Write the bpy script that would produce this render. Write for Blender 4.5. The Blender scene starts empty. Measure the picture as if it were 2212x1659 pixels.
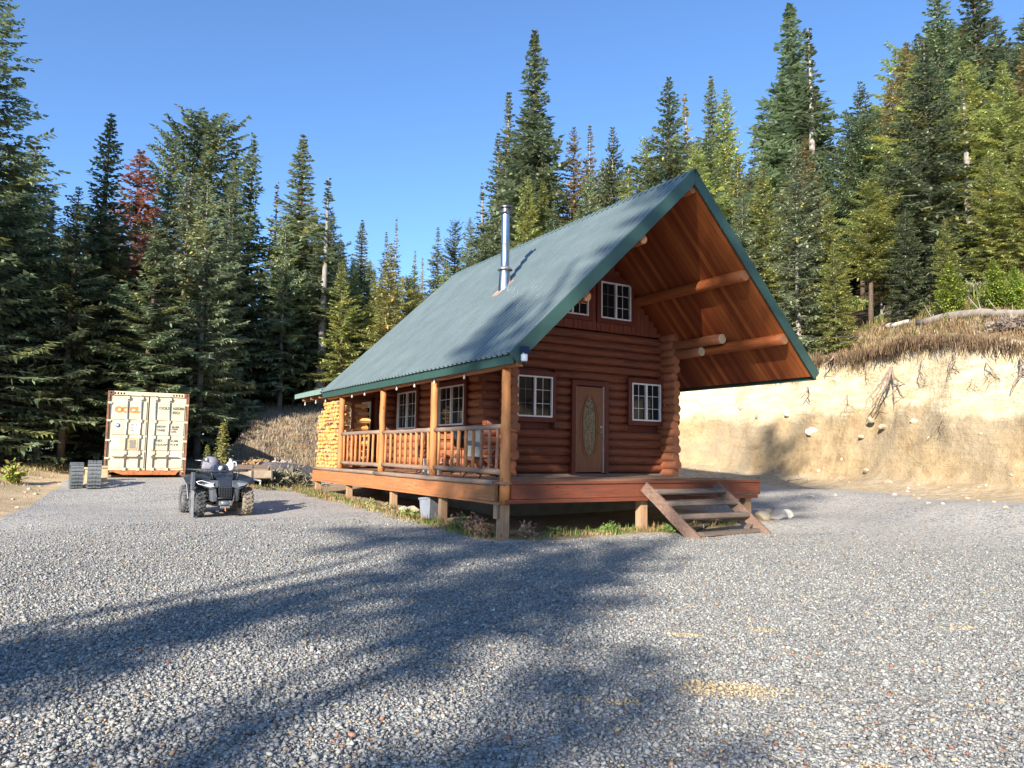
import bpy, math, random
import numpy as np
from mathutils import Vector, Matrix
# ---------------------------------------------------------------- camera, light, exposure
scene = bpy.context.scene
C = bpy.data.collections.new('scene'); scene.collection.children.link(C)
CAMZ = 0.44
R3 = ((0.85549411, -0.06081185, -0.51422927), (-0.51759049, -0.0713464, -0.85264868), (0.01516274, 0.99559611, -0.09251206))
FPX, PCX, PCY = 1619.34, 1106.0, 829.5          # focal length and centre, in pixels of a 2212 px wide photo
camd = bpy.data.cameras.new('camera'); cam = bpy.data.objects.new('camera', camd); C.objects.link(cam)
camd.sensor_width = 36; camd.lens = 36 * FPX / 2212; camd.clip_start = .1; camd.clip_end = 800
cam.matrix_world = Matrix(R3).to_4x4(); cam.location = (0, 0, CAMZ)
scene.camera = cam
SUN_AZ, SUN_EL = math.radians(34.5), math.radians(23.5)
SDIR = Vector((-math.cos(SUN_EL)*math.cos(SUN_AZ), -math.cos(SUN_EL)*math.sin(SUN_AZ), math.sin(SUN_EL)))  # towards the sun
world = bpy.data.worlds.new('World'); scene.world = world; world.use_nodes = True
nt = world.node_tree; bg = nt.nodes['Background']
sky = nt.nodes.new('ShaderNodeTexSky'); sky.sky_type = 'NISHITA'; sky.sun_disc = False
sky.sun_elevation = SUN_EL; sky.sun_rotation = math.atan2(SDIR.x, SDIR.y)
sky.altitude = 1200; sky.air_density = 1.0; sky.dust_density = 0.6; sky.ozone_density = 2.6
tn = nt.nodes.new('ShaderNodeMix'); tn.data_type = 'RGBA'; tn.blend_type = 'MULTIPLY'; tn.inputs[0].default_value = 1; tn.inputs[7].default_value = (.80, 1.0, 1.20, 1)
nt.links.new(sky.outputs[0], tn.inputs[6]); nt.links.new(tn.outputs[2], bg.inputs['Color']); bg.inputs['Strength'].default_value = 0.105
sund = bpy.data.lights.new('sun', 'SUN'); sund.energy = 5.0; sund.angle = math.radians(0.53); sund.color = (1.0, .91, .79)
sun = bpy.data.objects.new('sun', sund); C.objects.link(sun)
sun.rotation_euler = SDIR.to_track_quat('Z', 'Y').to_euler(); sun.location = SDIR * 60
vs = scene.view_settings; vs.view_transform = 'Standard'; vs.look = 'None'; vs.gamma = 1; vs.exposure = 1.15
# ---------------------------------------------------------------- helpers
PI = math.pi
rng = np.random.default_rng(7); random.seed(7)
def R(a): return math.radians(a)
def raydir(x, y):
    v = (x-PCX, -(y-PCY), -FPX)
    return [sum(R3[i][j]*v[j] for j in range(3)) for i in range(3)]
def at(x, y, dist):                       # the real point seen at photo position x, y and at this distance along the ground
    d = raydir(x, y); h = math.hypot(d[0], d[1]); return Vector((d[0]/h*dist, d[1]/h*dist, CAMZ + d[2]/h*dist))
def hsh(ix, iy, s=0):
    v = np.sin(ix*127.1 + iy*311.7 + s*74.7)*43758.5453
    return v - np.floor(v)
def vnoise(x, y, s=0):
    x = np.asarray(x, float); y = np.asarray(y, float)
    ix = np.floor(x); iy = np.floor(y); fx = x-ix; fy = y-iy
    fx = fx*fx*(3-2*fx); fy = fy*fy*(3-2*fy)
    a = hsh(ix, iy, s); b = hsh(ix+1, iy, s); c = hsh(ix, iy+1, s); d = hsh(ix+1, iy+1, s)
    return (a*(1-fx)+b*fx)*(1-fy) + (c*(1-fx)+d*fx)*fy - .5
def fbm(x, y, o=4, s=0):
    t = 0; a = 1.0
    for k in range(o): t = t + a*vnoise(np.asarray(x)*2**k, np.asarray(y)*2**k, s+k*3); a *= .5
    return t
class MB:
    def __init__(s): s.v = []; s.f = []; s.sm = []
    def add(s, vs_, fs, smooth=False):
        o = len(s.v); s.v += [tuple(p) for p in vs_]; s.f += [tuple(i+o for i in f) for f in fs]; s.sm += [smooth]*len(fs); return s
    def box(s, a, b, M=None):
        x0, y0, z0 = a; x1, y1, z1 = b
        p = [(x0,y0,z0),(x1,y0,z0),(x1,y1,z0),(x0,y1,z0),(x0,y0,z1),(x1,y0,z1),(x1,y1,z1),(x0,y1,z1)]
        if M: p = [M @ Vector(q) for q in p]
        return s.add(p, [(0,3,2,1),(4,5,6,7),(0,1,5,4),(1,2,6,5),(2,3,7,6),(3,0,4,7)])
    def beam(s, p0, p1, w, h, up=(0,0,1), jit=0.0, n=1):      # rectangular bar from p0 to p1
        p0 = Vector(p0); p1 = Vector(p1); d = (p1-p0).normalized(); u = Vector(up)
        sx = d.cross(u).normalized(); u = sx.cross(d).normalized(); pts = []
        for k in range(n+1):
            c = p0.lerp(p1, k/n)
            for a, b in ((-1,-1),(1,-1),(1,1),(-1,1)):
                pts.append(c + sx*(a*w/2 + random.uniform(-jit, jit)) + u*(b*h/2 + random.uniform(-jit, jit)))
        fs = [(0,1,2,3), tuple(4*n+i for i in (3,2,1,0))]
        for k in range(n):
            for i in range(4):
                j = (i+1) % 4; fs.append((4*k+i, 4*k+4+i, 4*k+4+j, 4*k+j))
        return s.add(pts, fs)
    def tube(s, pts, rad, n=10, jit=0.0, cap=True, smooth=True, flat=1.0):
        pts = [Vector(p) for p in pts]; m = len(pts)
        if not hasattr(rad, '__len__'): rad = [rad]*m
        vs_ = []; prev = None; ph = [random.uniform(-jit, jit) for _ in range(n)]
        for i, p in enumerate(pts):
            d = (pts[min(i+1, m-1)] - pts[max(i-1, 0)]).normalized()
            if prev is None:
                a = Vector((0,0,1)) if abs(d.z) < .9 else Vector((1,0,0)); sx = d.cross(a).normalized()
            else: sx = (prev - d*prev.dot(d)).normalized()
            prev = sx; sy = d.cross(sx)
            for k in range(n):
                t = 2*PI*k/n; r = rad[i]*(1 + ph[k] + random.uniform(-jit, jit)*.6)
                vs_.append(p + sx*(math.cos(t)*r) + sy*(math.sin(t)*r*flat))
        fs = []
        for i in range(m-1):
            for k in range(n):
                k2 = (k+1) % n; fs.append((i*n+k, i*n+k2, (i+1)*n+k2, (i+1)*n+k))
        s.add(vs_, fs, smooth)
        if cap:
            s.f.append(tuple(len(s.v)-len(vs_)+k for k in range(n-1, -1, -1))); s.sm.append(False)
            s.f.append(tuple(len(s.v)-n+k for k in range(n))); s.sm.append(False)
        return s
    def cyl(s, p0, p1, r, r1=None, n=12, jit=0.0, seg=1, wob=0.0):
        p0 = Vector(p0); p1 = Vector(p1); r1 = r if r1 is None else r1
        pts = []
        for k in range(seg+1):
            q = p0.lerp(p1, k/seg)
            if wob and 0 < k < seg: q = q + Vector([random.uniform(-wob, wob) for _ in range(3)])
            pts.append(q)
        return s.tube(pts, [r + (r1-r)*k/seg for k in range(seg+1)], n, jit)
    def log(s, p0, p1, r, n=12):                                   # a peeled log: slightly bent, knotty, uneven
        L = (Vector(p1)-Vector(p0)).length
        return s.cyl(p0, p1, r*random.uniform(.97, 1.04), r*random.uniform(.93, 1.02), n, .035, max(2, int(L/.35)), .006)
    def lathe(s, prof, n=16, M=None, smooth=True, closed=False):   # profile (r, z) about z
        vs_ = []
        for r, z in prof:
            for k in range(n):
                t = 2*PI*k/n; q = Vector((r*math.cos(t), r*math.sin(t), z)); vs_.append(M @ q if M else q)
        fs = []; m = len(prof)
        for i in range(m-1 + (1 if closed else 0)):
            j = (i+1) % m
            for k in range(n):
                k2 = (k+1) % n; fs.append((i*n+k, i*n+k2, j*n+k2, j*n+k))
        return s.add(vs_, fs, smooth)
    def prism(s, poly, d0, d1, M=None):                            # polygon (x, z) extruded along y from d0 to d1
        n = len(poly); p = [Vector((x, d0, z)) for x, z in poly] + [Vector((x, d1, z)) for x, z in poly]
        if M: p = [M @ q for q in p]
        fs = [tuple(range(n)), tuple(range(2*n-1, n-1, -1))] + [(i, n+i, n+(i+1) % n, (i+1) % n) for i in range(n)]
        return s.add(p, fs)
    def build(s, name, mat, parent=None, bevel=0.0, M=None, fix=True):
        me = bpy.data.meshes.new(name); me.from_pydata(s.v, [], s.f)
        if M: me.transform(M)
        me.polygons.foreach_set('use_smooth', s.sm); me.update()
        if fix:
            import bmesh
            b = bmesh.new(); b.from_mesh(me); bmesh.ops.recalc_face_normals(b, faces=b.faces[:])
            if bevel: bmesh.ops.bevel(b, geom=[e for e in b.edges if len(e.link_faces) == 2 and e.calc_face_angle(0) > .6], offset=bevel, segments=1, affect='EDGES', clamp_overlap=True)
            b.to_mesh(me); b.free()
        me.materials.append(mat)
        o = bpy.data.objects.new(name, me); C.objects.link(o)
        if parent: o.parent = parent
        return o
def tag(o, label=None, cat=None, group=None, kind=None):
    if label: o['label'] = label
    if cat: o['category'] = cat
    if group: o['group'] = group
    if kind: o['kind'] = kind
    return o
def empty(name, loc=(0,0,0), label=None, cat=None, group=None, rz=0):
    o = bpy.data.objects.new(name, None); C.objects.link(o); o.location = loc; o.rotation_euler = (0,0,rz); o.empty_display_size = .2
    return tag(o, label, cat, group)
def rawmesh(name, V, F, mat, cols=None, parent=None, smooth=False):    # numpy arrays, faces all of one size
    me = bpy.data.meshes.new(name); V = np.asarray(V, np.float32); F = np.asarray(F, np.int32); k = F.shape[1]
    me.vertices.add(len(V)); me.vertices.foreach_set('co', V.ravel())
    me.loops.add(F.size); me.loops.foreach_set('vertex_index', F.ravel())
    me.polygons.add(len(F)); me.polygons.foreach_set('loop_start', np.arange(0, F.size, k, dtype=np.int32))
    me.polygons.foreach_set('loop_total', np.full(len(F), k, np.int32))
    if smooth: me.polygons.foreach_set('use_smooth', np.ones(len(F), bool))
    if cols is not None:
        a = me.color_attributes.new('tint', 'FLOAT_COLOR', 'POINT'); a.data.foreach_set('color', np.asarray(cols, np.float32).ravel())
    me.update(calc_edges=True); me.validate(); me.materials.append(mat)
    o = bpy.data.objects.new(name, me); C.objects.link(o)
    if parent: o.parent = parent
    return o
# ---------------------------------------------------------------- materials
class Mt:
    def __init__(s, name):
        s.m = bpy.data.materials.new(name); s.m.use_nodes = True; s.t = s.m.node_tree
        s.p = s.t.nodes['Principled BSDF']; s.N = s.t.nodes.new; s.L = s.t.links.new
    def coord(s, scale=(1,1,1), kind='Object', rot=(0,0,0)):
        tc = s.N('ShaderNodeTexCoord'); mp = s.N('ShaderNodeMapping'); mp.inputs['Scale'].default_value = scale; mp.inputs['Rotation'].default_value = rot
        s.L(tc.outputs[kind], mp.inputs[0]); return mp.outputs[0]
    def noise(s, co, scale, detail=4, rough=.6, dist=0):
        n = s.N('ShaderNodeTexNoise'); n.inputs['Scale'].default_value = scale; n.inputs['Detail'].default_value = detail
        n.inputs['Roughness'].default_value = rough; n.inputs['Distortion'].default_value = dist; s.L(co, n.inputs['Vector']); return n.outputs['Fac']
    def vor(s, co, scale, feat='F1'):
        n = s.N('ShaderNodeTexVoronoi'); n.inputs['Scale'].default_value = scale; n.feature = feat; s.L(co, n.inputs['Vector']); return n
    def ramp(s, fac, stops, interp='LINEAR'):
        r = s.N('ShaderNodeValToRGB'); e = r.color_ramp.elements; r.color_ramp.interpolation = interp
        while len(e) < len(stops): e.new(.5)
        for i, (p, c) in enumerate(stops): e[i].position = p; e[i].color = (*c, 1) if hasattr(c, '__len__') else (c, c, c, 1)
        s.L(fac, r.inputs[0]); return r.outputs[0]
    def mix(s, fac, a, b, mode='MIX'):
        n = s.N('ShaderNodeMix'); n.data_type = 'RGBA'; n.blend_type = mode
        for inp, v in ((n.inputs[0], fac), (n.inputs[6], a), (n.inputs[7], b)):
            if isinstance(v, (int, float)): inp.default_value = v
            elif isinstance(v, tuple): inp.default_value = (*v, 1)
            else: s.L(v, inp)
        return n.outputs[2]
    def math(s, op, a, b=0.0):
        n = s.N('ShaderNodeMath'); n.operation = op
        for inp, v in ((n.inputs[0], a), (n.inputs[1], b)):
            if isinstance(v, (int, float)): inp.default_value = v
            else: s.L(v, inp)
        return n.outputs[0]
    def bump(s, h, strength=.3, dist=.02):
        b = s.N('ShaderNodeBump'); b.inputs['Strength'].default_value = strength; b.inputs['Distance'].default_value = dist
        s.L(h, b.inputs['Height']); s.L(b.outputs[0], s.p.inputs['Normal'])
    def attr(s, name):
        n = s.N('ShaderNodeAttribute'); n.attribute_name = name; return n.outputs['Color']
    def col(s, c):
        if isinstance(c, tuple): s.p.inputs['Base Color'].default_value = (*c, 1)
        else: s.L(c, s.p.inputs['Base Color'])
    def set(s, rough=.7, metal=0.0, spec=.5):
        s.p.inputs['Roughness'].default_value = rough; s.p.inputs['Metallic'].default_value = metal
        s.p.inputs['Specular IOR Level'].default_value = spec; return s.m
def plain(name, c, rough=.6, metal=0.0, var=.25, scale=8, bump=.1, spec=.5, c2=None):
    m = Mt(name); co = m.coord(); n = m.noise(co, scale, 5)
    d = c2 if c2 else tuple(x*(1-var) for x in c)
    m.col(m.mix(m.ramp(n, [(.35, 0.), (.65, 1.)]), c, d)); 
    if bump: m.bump(n, bump, .01)
    return m.set(rough, metal, spec)
def wood(name, c1, c2, axis=0, grey=(.20,.155,.125), greyamt=.45, streak=.8, rough=.62, sc=1.0, bump=.35, spec=.35, knots=True):
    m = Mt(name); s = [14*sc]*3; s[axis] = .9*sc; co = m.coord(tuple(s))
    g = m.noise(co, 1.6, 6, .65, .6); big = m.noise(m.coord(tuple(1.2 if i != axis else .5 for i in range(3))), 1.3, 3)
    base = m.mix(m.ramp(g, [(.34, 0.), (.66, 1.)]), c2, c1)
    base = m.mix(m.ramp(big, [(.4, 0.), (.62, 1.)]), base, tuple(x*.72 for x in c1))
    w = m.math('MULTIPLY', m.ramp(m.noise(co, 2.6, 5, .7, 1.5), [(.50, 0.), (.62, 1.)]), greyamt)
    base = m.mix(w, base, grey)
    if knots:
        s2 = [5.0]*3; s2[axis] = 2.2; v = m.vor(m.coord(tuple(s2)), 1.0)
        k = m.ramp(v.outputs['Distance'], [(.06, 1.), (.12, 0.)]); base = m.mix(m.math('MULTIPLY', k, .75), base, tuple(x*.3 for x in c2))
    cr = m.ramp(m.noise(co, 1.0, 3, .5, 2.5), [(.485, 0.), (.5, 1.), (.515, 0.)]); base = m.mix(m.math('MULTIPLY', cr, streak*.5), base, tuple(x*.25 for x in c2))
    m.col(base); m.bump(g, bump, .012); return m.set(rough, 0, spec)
OR1, OR2 = (.46,.175,.055), (.27,.078,.024)
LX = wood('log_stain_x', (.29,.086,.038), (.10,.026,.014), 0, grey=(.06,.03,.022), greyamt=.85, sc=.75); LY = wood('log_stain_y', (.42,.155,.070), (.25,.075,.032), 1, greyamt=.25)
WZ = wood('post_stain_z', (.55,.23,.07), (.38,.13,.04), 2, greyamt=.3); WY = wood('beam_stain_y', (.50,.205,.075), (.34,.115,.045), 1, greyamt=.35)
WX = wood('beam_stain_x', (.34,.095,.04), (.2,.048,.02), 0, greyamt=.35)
TRIM = wood('red_trim', (.16,.034,.02), (.10,.02,.012), 2, greyamt=.1, knots=False)
BOARDZ = wood('gable_board', (.24,.055,.025), (.14,.03,.015), 2, greyamt=.25)
GREYY = wood('grey_rail_y', (.30,.235,.185), (.19,.14,.11), 1, grey=(.40,.17,.07), greyamt=.55)
GREYX = wood('grey_tread_x', (.19,.145,.115), (.10,.072,.056), 0, grey=(.27,.225,.18), greyamt=.5)
DECKX = wood('deck_boards', (.36,.20,.125), (.22,.11,.065), 0, grey=(.33,.25,.19), greyamt=.7)
RAWZ = wood('raw_post', (.48,.34,.215), (.30,.18,.1), 2, grey=(.42,.16,.06), greyamt=.55)
SOFF = None
ENDW = wood('log_end', (.42,.19,.08), (.30,.12,.05), 1, sc=.4)
PALEEND = wood('pale_log_end', (.62,.50,.34), (.5,.38,.24), 1, sc=.4)
SPLIT = None
WHITE = plain('white_vinyl', (.78,.77,.75), .35, var=.06); DARK = plain('black_plastic', (.012,.013,.015), .42, var=.2); DKGREY = plain('dark_grey_plastic', (.045,.05,.055), .5)
RUB = plain('tyre_rubber', (.035,.034,.033), .85, c2=(.13,.105,.075), scale=5, bump=.4)
STEEL = plain('stove_pipe_steel', (.62,.62,.63), .28, 1.0, var=.12, scale=3); GALV = plain('galvanised', (.42,.43,.44), .4, .8, var=.2)
RUST = plain('rust', (.16,.065,.035), .85, c2=(.30,.14,.08)); ORUST = plain('orange_rust', (.5,.18,.06), .8, c2=(.3,.09,.035))
g = Mt('window_glass'); g.col((.012,.014,.017)); GLASS = g.set(.03, 0, .22)
def metal_roof():
    m = Mt('green_metal_roof'); co = m.coord(); n = m.noise(co, 1.3, 4); d = m.noise(m.coord((.5,4,.5)), 2.0, 4)
    m.col(m.mix(m.ramp(n, [(.35,0.),(.7,1.)]), (.100,.135,.137), (.13,.170,.174)))
    r = m.ramp(d, [(.3,.36),(.7,.5)]); m.L(r, m.p.inputs['Roughness']); m.p.inputs['Specular IOR Level'].default_value = .7; m.p.inputs['Coat Weight'].default_value = .25; m.p.inputs['Coat Roughness'].default_value=.3
    return m.m
ROOF = metal_roof(); GTRIM = plain('green_trim', (.032,.078,.068), .45, var=.1, spec=.5)
def soffit_mat():
    m = Mt('soffit_boards'); tc = m.coord((1,1,1)); sx = m.N('ShaderNodeSeparateXYZ'); m.L(tc, sx.inputs[0])
    y = m.math('MULTIPLY', sx.outputs[1], 1/.135); fl = m.math('FLOOR', y); fr = m.math('FRACT', y)
    wn = m.N('ShaderNodeTexWhiteNoise'); wn.noise_dimensions = '1D'; m.L(fl, wn.inputs['W'])
    base = m.ramp(wn.outputs['Value'], [(0., (.16,.034,.012)), (.5, (.27,.070,.020)), (.85, (.40,.125,.033)), (1., (.21,.05,.016))])
    gr = m.noise(m.coord((1.2,16,1.2)), 1.5, 5, .6, .5); base = m.mix(m.ramp(gr, [(.4,0.),(.7,.55)]), base, (.17,.042,.015))
    groove = m.ramp(fr, [(0.,1.),(.05,0.),(.95,0.),(1.,1.)]); base = m.mix(m.math('MULTIPLY', groove, .85), base, (.05,.015,.008))
    m.col(base); m.bump(m.math('SUBTRACT', gr, groove), .4, .01); return m.set(.5, 0, .4)
SOFF = soffit_mat()
# ---------------------------------------------------------------- terrain
GC = np.array([(0,0,-1.16),(-6,0,-1.2),(-6,8,-1.2),(5,0,-1.16),(5,6,-1.15),(12,2,-1.1),(12,7,-1.1),(17,1,-.8),(18.8,8.65,-.5),(20,14,-.5),(6.9,11.5,-1.09),(6.9,14.2,-1.03),(6.9,16.9,-.95),(6.9,20.1,-.9),
  (6.9,23,-.86),(3,18,-1.04),(1.4,26.5,-.50),(4,26.5,-.50),(13.4,11.9,-.93),(10.3,11.9,-1.07),(10.6,10.7,-1.12),(12.6,10.7,-1.10),(14.6,11.6,-.9),(16,15,-.75),(18,20,-.45),(20,27,-.1),(0,20,-.95),(-3,16,-1.2),(-1,24,-.75),(7,30,-.45),
  (3,34,-.45),(-4,30,-.6),(12,28,-.5),(-12,20,-1.3),(-8,45,-.8),(10,18,-.95),(2,10,-1.15),(8.5,8,-1.13)])
def ground_h(x, y):
    x = np.asarray(x, float); y = np.asarray(y, float); w = 0; s = 0
    for cx_, cy_, cz_ in GC:
        k = 1.0/(((x-cx_)**2 + (y-cy_)**2) + .6)**1.6; w = w+k; s = s+k*cz_
    z = s/w + .02*fbm(x*.5, y*.5, 3, 5)
    # a low sandy berm runs along the left edge of the gravel
    e = gravel_left(y); b = np.exp(-((x-(e-1.9))/1.1)**2)*np.clip((y-12)/6, 0, 1)
    return z + .28*b*(1+.5*vnoise(x*.8, y*.8, 9))
def gravel_left(y): return -.80 + (np.asarray(y)-18)*.14 + .15*vnoise(np.asarray(y)*.6, 3.3, 2)
BP = np.array([(15.5,-14),(17.0,-3),(18.2,4),(19.3,8.9),(20.2,12),(21.3,15.3),(22.6,19.5),(23.0,24),(21.5,29),(17.5,32.0),(12.5,31.8),(9.2,30.6),(6.4,30.4),(3.0,32.0),(-4,38),(-14,50)], float)
#        foot apron, face height, face width, uphill slope
BQ = np.array([(1.7,3.6,1.3,.48),(1.7,3.6,1.3,.48),(1.7,3.6,1.3,.48),(1.7,3.7,1.3,.48),(1.6,4.15,1.3,.48),(1.6,4.5,1.3,.48),(1.6,4.6,1.3,.46),(1.6,4.3,1.5,.40),(1.6,3.9,1.8,.34),(1.6,3.3,2.8,.28),(1,2.2,4.0,.12),(1,1.9,4.5,.08),(.8,1.6,4.5,.07),(1,.35,5,.05),(1,.1,5,.04),(1,.1,5,.04)])
def resample():
    d = np.r_[0, np.cumsum(np.hypot(*np.diff(BP, axis=0).T))]; n = int(d[-1]/.22); t = np.linspace(0, d[-1], n)
    P = np.stack([np.interp(t, d, BP[:,i]) for i in range(2)], 1); Q = np.stack([np.interp(t, d, BQ[:,i]) for i in range(4)], 1)
    k = np.ones(17)/17
    for A in (P, Q):
        for i in range(A.shape[1]): A[:,i] = np.convolve(np.pad(A[:,i], 8, mode='edge'), k, 'valid')
    T = np.gradient(P, axis=0); T /= np.linalg.norm(T, axis=1)[:,None]; Nn = np.stack([T[:,1], -T[:,0]], 1)
    return t, P, Q, Nn
BT, BPS, BQS, BN = resample()
def bank_profile(Q, s, t, base):
    ap, hf, wf, sl = [Q[...,i] for i in range(4)]
    u1 = np.clip(t/ap, 0, 1); u2 = np.clip((t-ap)/wf, 0, 1); t3 = np.clip(t-ap-wf, 0, 400)
    f2 = u2*.45 + .55*(u2*u2*(3-2*u2))
    up = sl*np.minimum(t3, 45) + .12*np.maximum(t3-45, 0)
    up = up - .25*sl*np.exp(-t3/2.5)*np.minimum(t3, 3)                       # gentler lip first
    amp = np.clip(hf/3, 0, 1)
    z = base + u1**1.6*.35*amp*(1+.6*vnoise(s*.8, 1.1, 3)) + hf*f2*(1+.10*vnoise(s*.25, .5, 8)) + up
    z = z + np.clip(t3/3, 0, 1)*.35*fbm(s*.35, t*.35, 3, 4)*np.minimum(1, .3+sl)
    return z
def bank_st(x, y):
    d = (BPS[:,0]-x)**2 + (BPS[:,1]-y)**2; i = int(np.argmin(d))
    t = (x-BPS[i,0])*BN[i,0] + (y-BPS[i,1])*BN[i,1]; return i, (math.sqrt(d[i]) if t > 0 else -math.sqrt(d[i]))
def hgt(x, y):
    i, t = bank_st(x, y); base = float(ground_h(BPS[i,0], BPS[i,1]) if t > 0 else ground_h(x, y))
    if t <= 0: return base
    return float(bank_profile(BQS[i], BT[i], t, base))
def hit(px, py, d0=8.0):                       # the terrain point seen at a photo position
    d = d0
    while d < 90:
        q = at(px, py, d)
        if hgt(q.x, q.y) >= q.z:
            for k in range(6):
                q = at(px, py, d - .3*(6-k)/7)
                if hgt(q.x, q.y) >= q.z: break
            q.z = hgt(q.x, q.y); return q
        d += .3
    q = at(px, py, 40); q.z = hgt(q.x, q.y); return q
# ground sheet
def axisgrid(lo, hi, flo, fhi, fine, coarse): return np.r_[np.arange(lo, flo, coarse), np.arange(flo, fhi, fine), np.arange(fhi, hi+coarse, coarse)]
gx = axisgrid(-260, 320, -9, 22.5, .25, 7); gy = axisgrid(-200, 340, -6, 37, .25, 7)
X, Y = np.meshgrid(gx, gy); Z = ground_h(X, Y)
BD = np.full(X.shape, 1e9); BS = np.zeros(X.shape)
for i in range(0, len(BPS), 3):
    d = (X-BPS[i,0])**2 + (Y-BPS[i,1])**2; m = d < BD; BD[m] = d[m]
    sg = (X-BPS[i,0])*BN[i,0] + (Y-BPS[i,1])*BN[i,1]; BS[m] = sg[m]
BD = np.sqrt(BD)*np.sign(BS)
Z = Z - np.clip((BD-.3)*.8, 0, 1.2) - .004
deck = ((X > 6.75-.25*vnoise(Y*1.3, 0, 4)) & (X < 14) & (Y > 11.35+.3*vnoise(X*1.1, 2, 6)) & (Y < 26)).astype(float)
grav = np.clip((X-gravel_left(Y))/.25+.5, 0, 1)*np.clip(.5-(BD+.15)/.35, 0, 1)*(1-deck)
grav *= np.clip((27.6-Y+1.5*vnoise(X*.5, 0, 7)+np.clip(X-6,0,6)*.2)/.6, 0, 1)
grav[(X > 14)] = np.maximum(grav[(X > 14)], (np.clip(.5-(BD+.15)/.35, 0, 1))[(X > 14)])
veg = np.clip(deck*.5, 0, 1)
woods = np.clip((gravel_left(Y)-3.2-X)/1.5, 0, 1) + np.clip((Y-29.5)/2, 0, 1)*(X < 5)
cols = np.stack([grav, veg, np.clip(woods, 0, 1), np.ones_like(grav)], -1).reshape(-1, 4)
nx, ny = len(gx), len(gy); idx = np.arange(nx*ny).reshape(ny, nx)
F = np.stack([idx[:-1,:-1], idx[:-1,1:], idx[1:,1:], idx[1:,:-1]], -1).reshape(-1, 4)
def ground_mat():
    m = Mt('ground'); z = m.attr('tint'); sp = m.N('ShaderNodeSeparateColor'); m.L(z, sp.inputs[0]); co = m.coord()
    v = m.vor(co, 30); s2 = m.N('ShaderNodeSeparateColor'); m.L(v.outputs['Color'], s2.inputs[0])
    GR = [(0., (.17,.175,.18)), (.15, (.29,.30,.305)), (.42, (.41,.42,.42)), (.68, (.50,.505,.49)), (.86, (.57,.565,.53)), (.925, (.34,.22,.13)), (.965, (.28,.13,.08)), (1., (.40,.31,.18))]
    gc = m.mix(1.0, m.ramp(s2.outputs[0], GR), (.97,.945,.90), 'MULTIPLY'); edge = m.ramp(v.outputs['Distance'], [(.4, 0.), (.85, .6)]); gc = m.mix(edge, gc, (.08,.082,.085))
    big = m.ramp(m.noise(m.coord((.35,1.1,1), rot=(0,0,-.5)), .9, 5, .6, .8), [(.40, 0.), (.62, 1.)]); gc = m.mix(m.math('MULTIPLY', big, .35), gc, (.50,.46,.38))
    n1 = m.noise(co, 3, 7, .7); n2 = m.noise(co, .5, 4)
    sand = m.ramp(n1, [(.3, (.34,.235,.13)), (.5, (.55,.41,.245)), (.7, (.62,.49,.32))]); sand = m.mix(m.ramp(n2, [(.45, 0.), (.62, .7)]), sand, (.30,.24,.17))
    wd = m.ramp(m.noise(co, 6, 6, .75), [(.3, (.028,.022,.014)), (.55, (.075,.055,.032)), (.75, (.10,.10,.04))])
    dirt = m.ramp(m.noise(co, 9, 6, .75), [(.3, (.10,.07,.045)), (.6, (.24,.18,.12))])
    nz = m.math('SUBTRACT', m.noise(co, 2.2, 7, .75), .5)
    def mask(i, amt=1.2): return m.ramp(m.math('ADD', sp.outputs[i], m.math('MULTIPLY', nz, amt)), [(.44, 0.), (.56, 1.)])
    c = m.mix(mask(2, .9), sand, wd); c = m.mix(mask(1, .1), c, dirt); c = m.mix(mask(0, .9), c, gc); m.col(c)
    h = m.math('ADD', m.math('MULTIPLY', v.outputs['Distance'], -1.0), m.math('MULTIPLY', n1, .3)); m.bump(h, .7, .02); return m.set(.82, 0, .3)
GROUND = ground_mat()
tag(rawmesh('ground', np.stack([X, Y, Z], -1).reshape(-1, 3), F, GROUND, cols, smooth=True), kind='structure')
# earth bank and the wooded hillside above it, one ribbon
tt = np.r_[np.arange(-.35, 1.5, .16), np.arange(1.5, 3.6, .075), np.arange(3.6, 14, .3), np.arange(14, 60, 1.6), np.arange(60, 260, 12)]
S, T = np.meshgrid(np.arange(len(BPS)), tt, indexing='ij'); base = ground_h(BPS[:,0], BPS[:,1])[:,None]
Zb = bank_profile(BQS[:,None,:].repeat(len(tt), 1), BT[S], T, base) - np.clip(-T, 0, 1)*.1
off = np.clip((T-1.2)/1, 0, 1)*np.clip((4.2-T)/1, 0, 1)*np.clip(BQS[S,1]/3, 0, 1)
dis = off*(.42*fbm(BT[S]*.55, Zb*.6, 5, 21) + .10*fbm(BT[S]*3, Zb*4, 4, 31))
Xb = BPS[S,0] + BN[S,0]*(T-dis); Yb = BPS[S,1] + BN[S,1]*(T-dis)
top = BQS[S,0]+BQS[S,2]
veg = np.clip((T-top+.22+.30*vnoise(BT[S]*1.7, 0, 3))/.2, 0, 1); 
soft = np.clip((2.2-BQS[S,2])/.5, 0, 1)                                   # 1 = steep cut face, 0 = grassy mound
veg = np.maximum(veg, (1-soft)*np.clip((T-.8)/1, 0, 1)*.9)
wd = np.clip((T-top-7)/3, 0, 1); hrel = np.clip((Zb-base)/np.maximum(BQS[S,1], .3), 0, 1)
cb = np.stack([hrel, veg, wd, np.ones_like(wd)], -1).reshape(-1, 4)
ns, nn = S.shape; idx = np.arange(ns*nn).reshape(ns, nn); F = np.stack([idx[:-1,:-1], idx[1:,:-1], idx[1:,1:], idx[:-1,1:]], -1).reshape(-1, 4)
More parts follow.
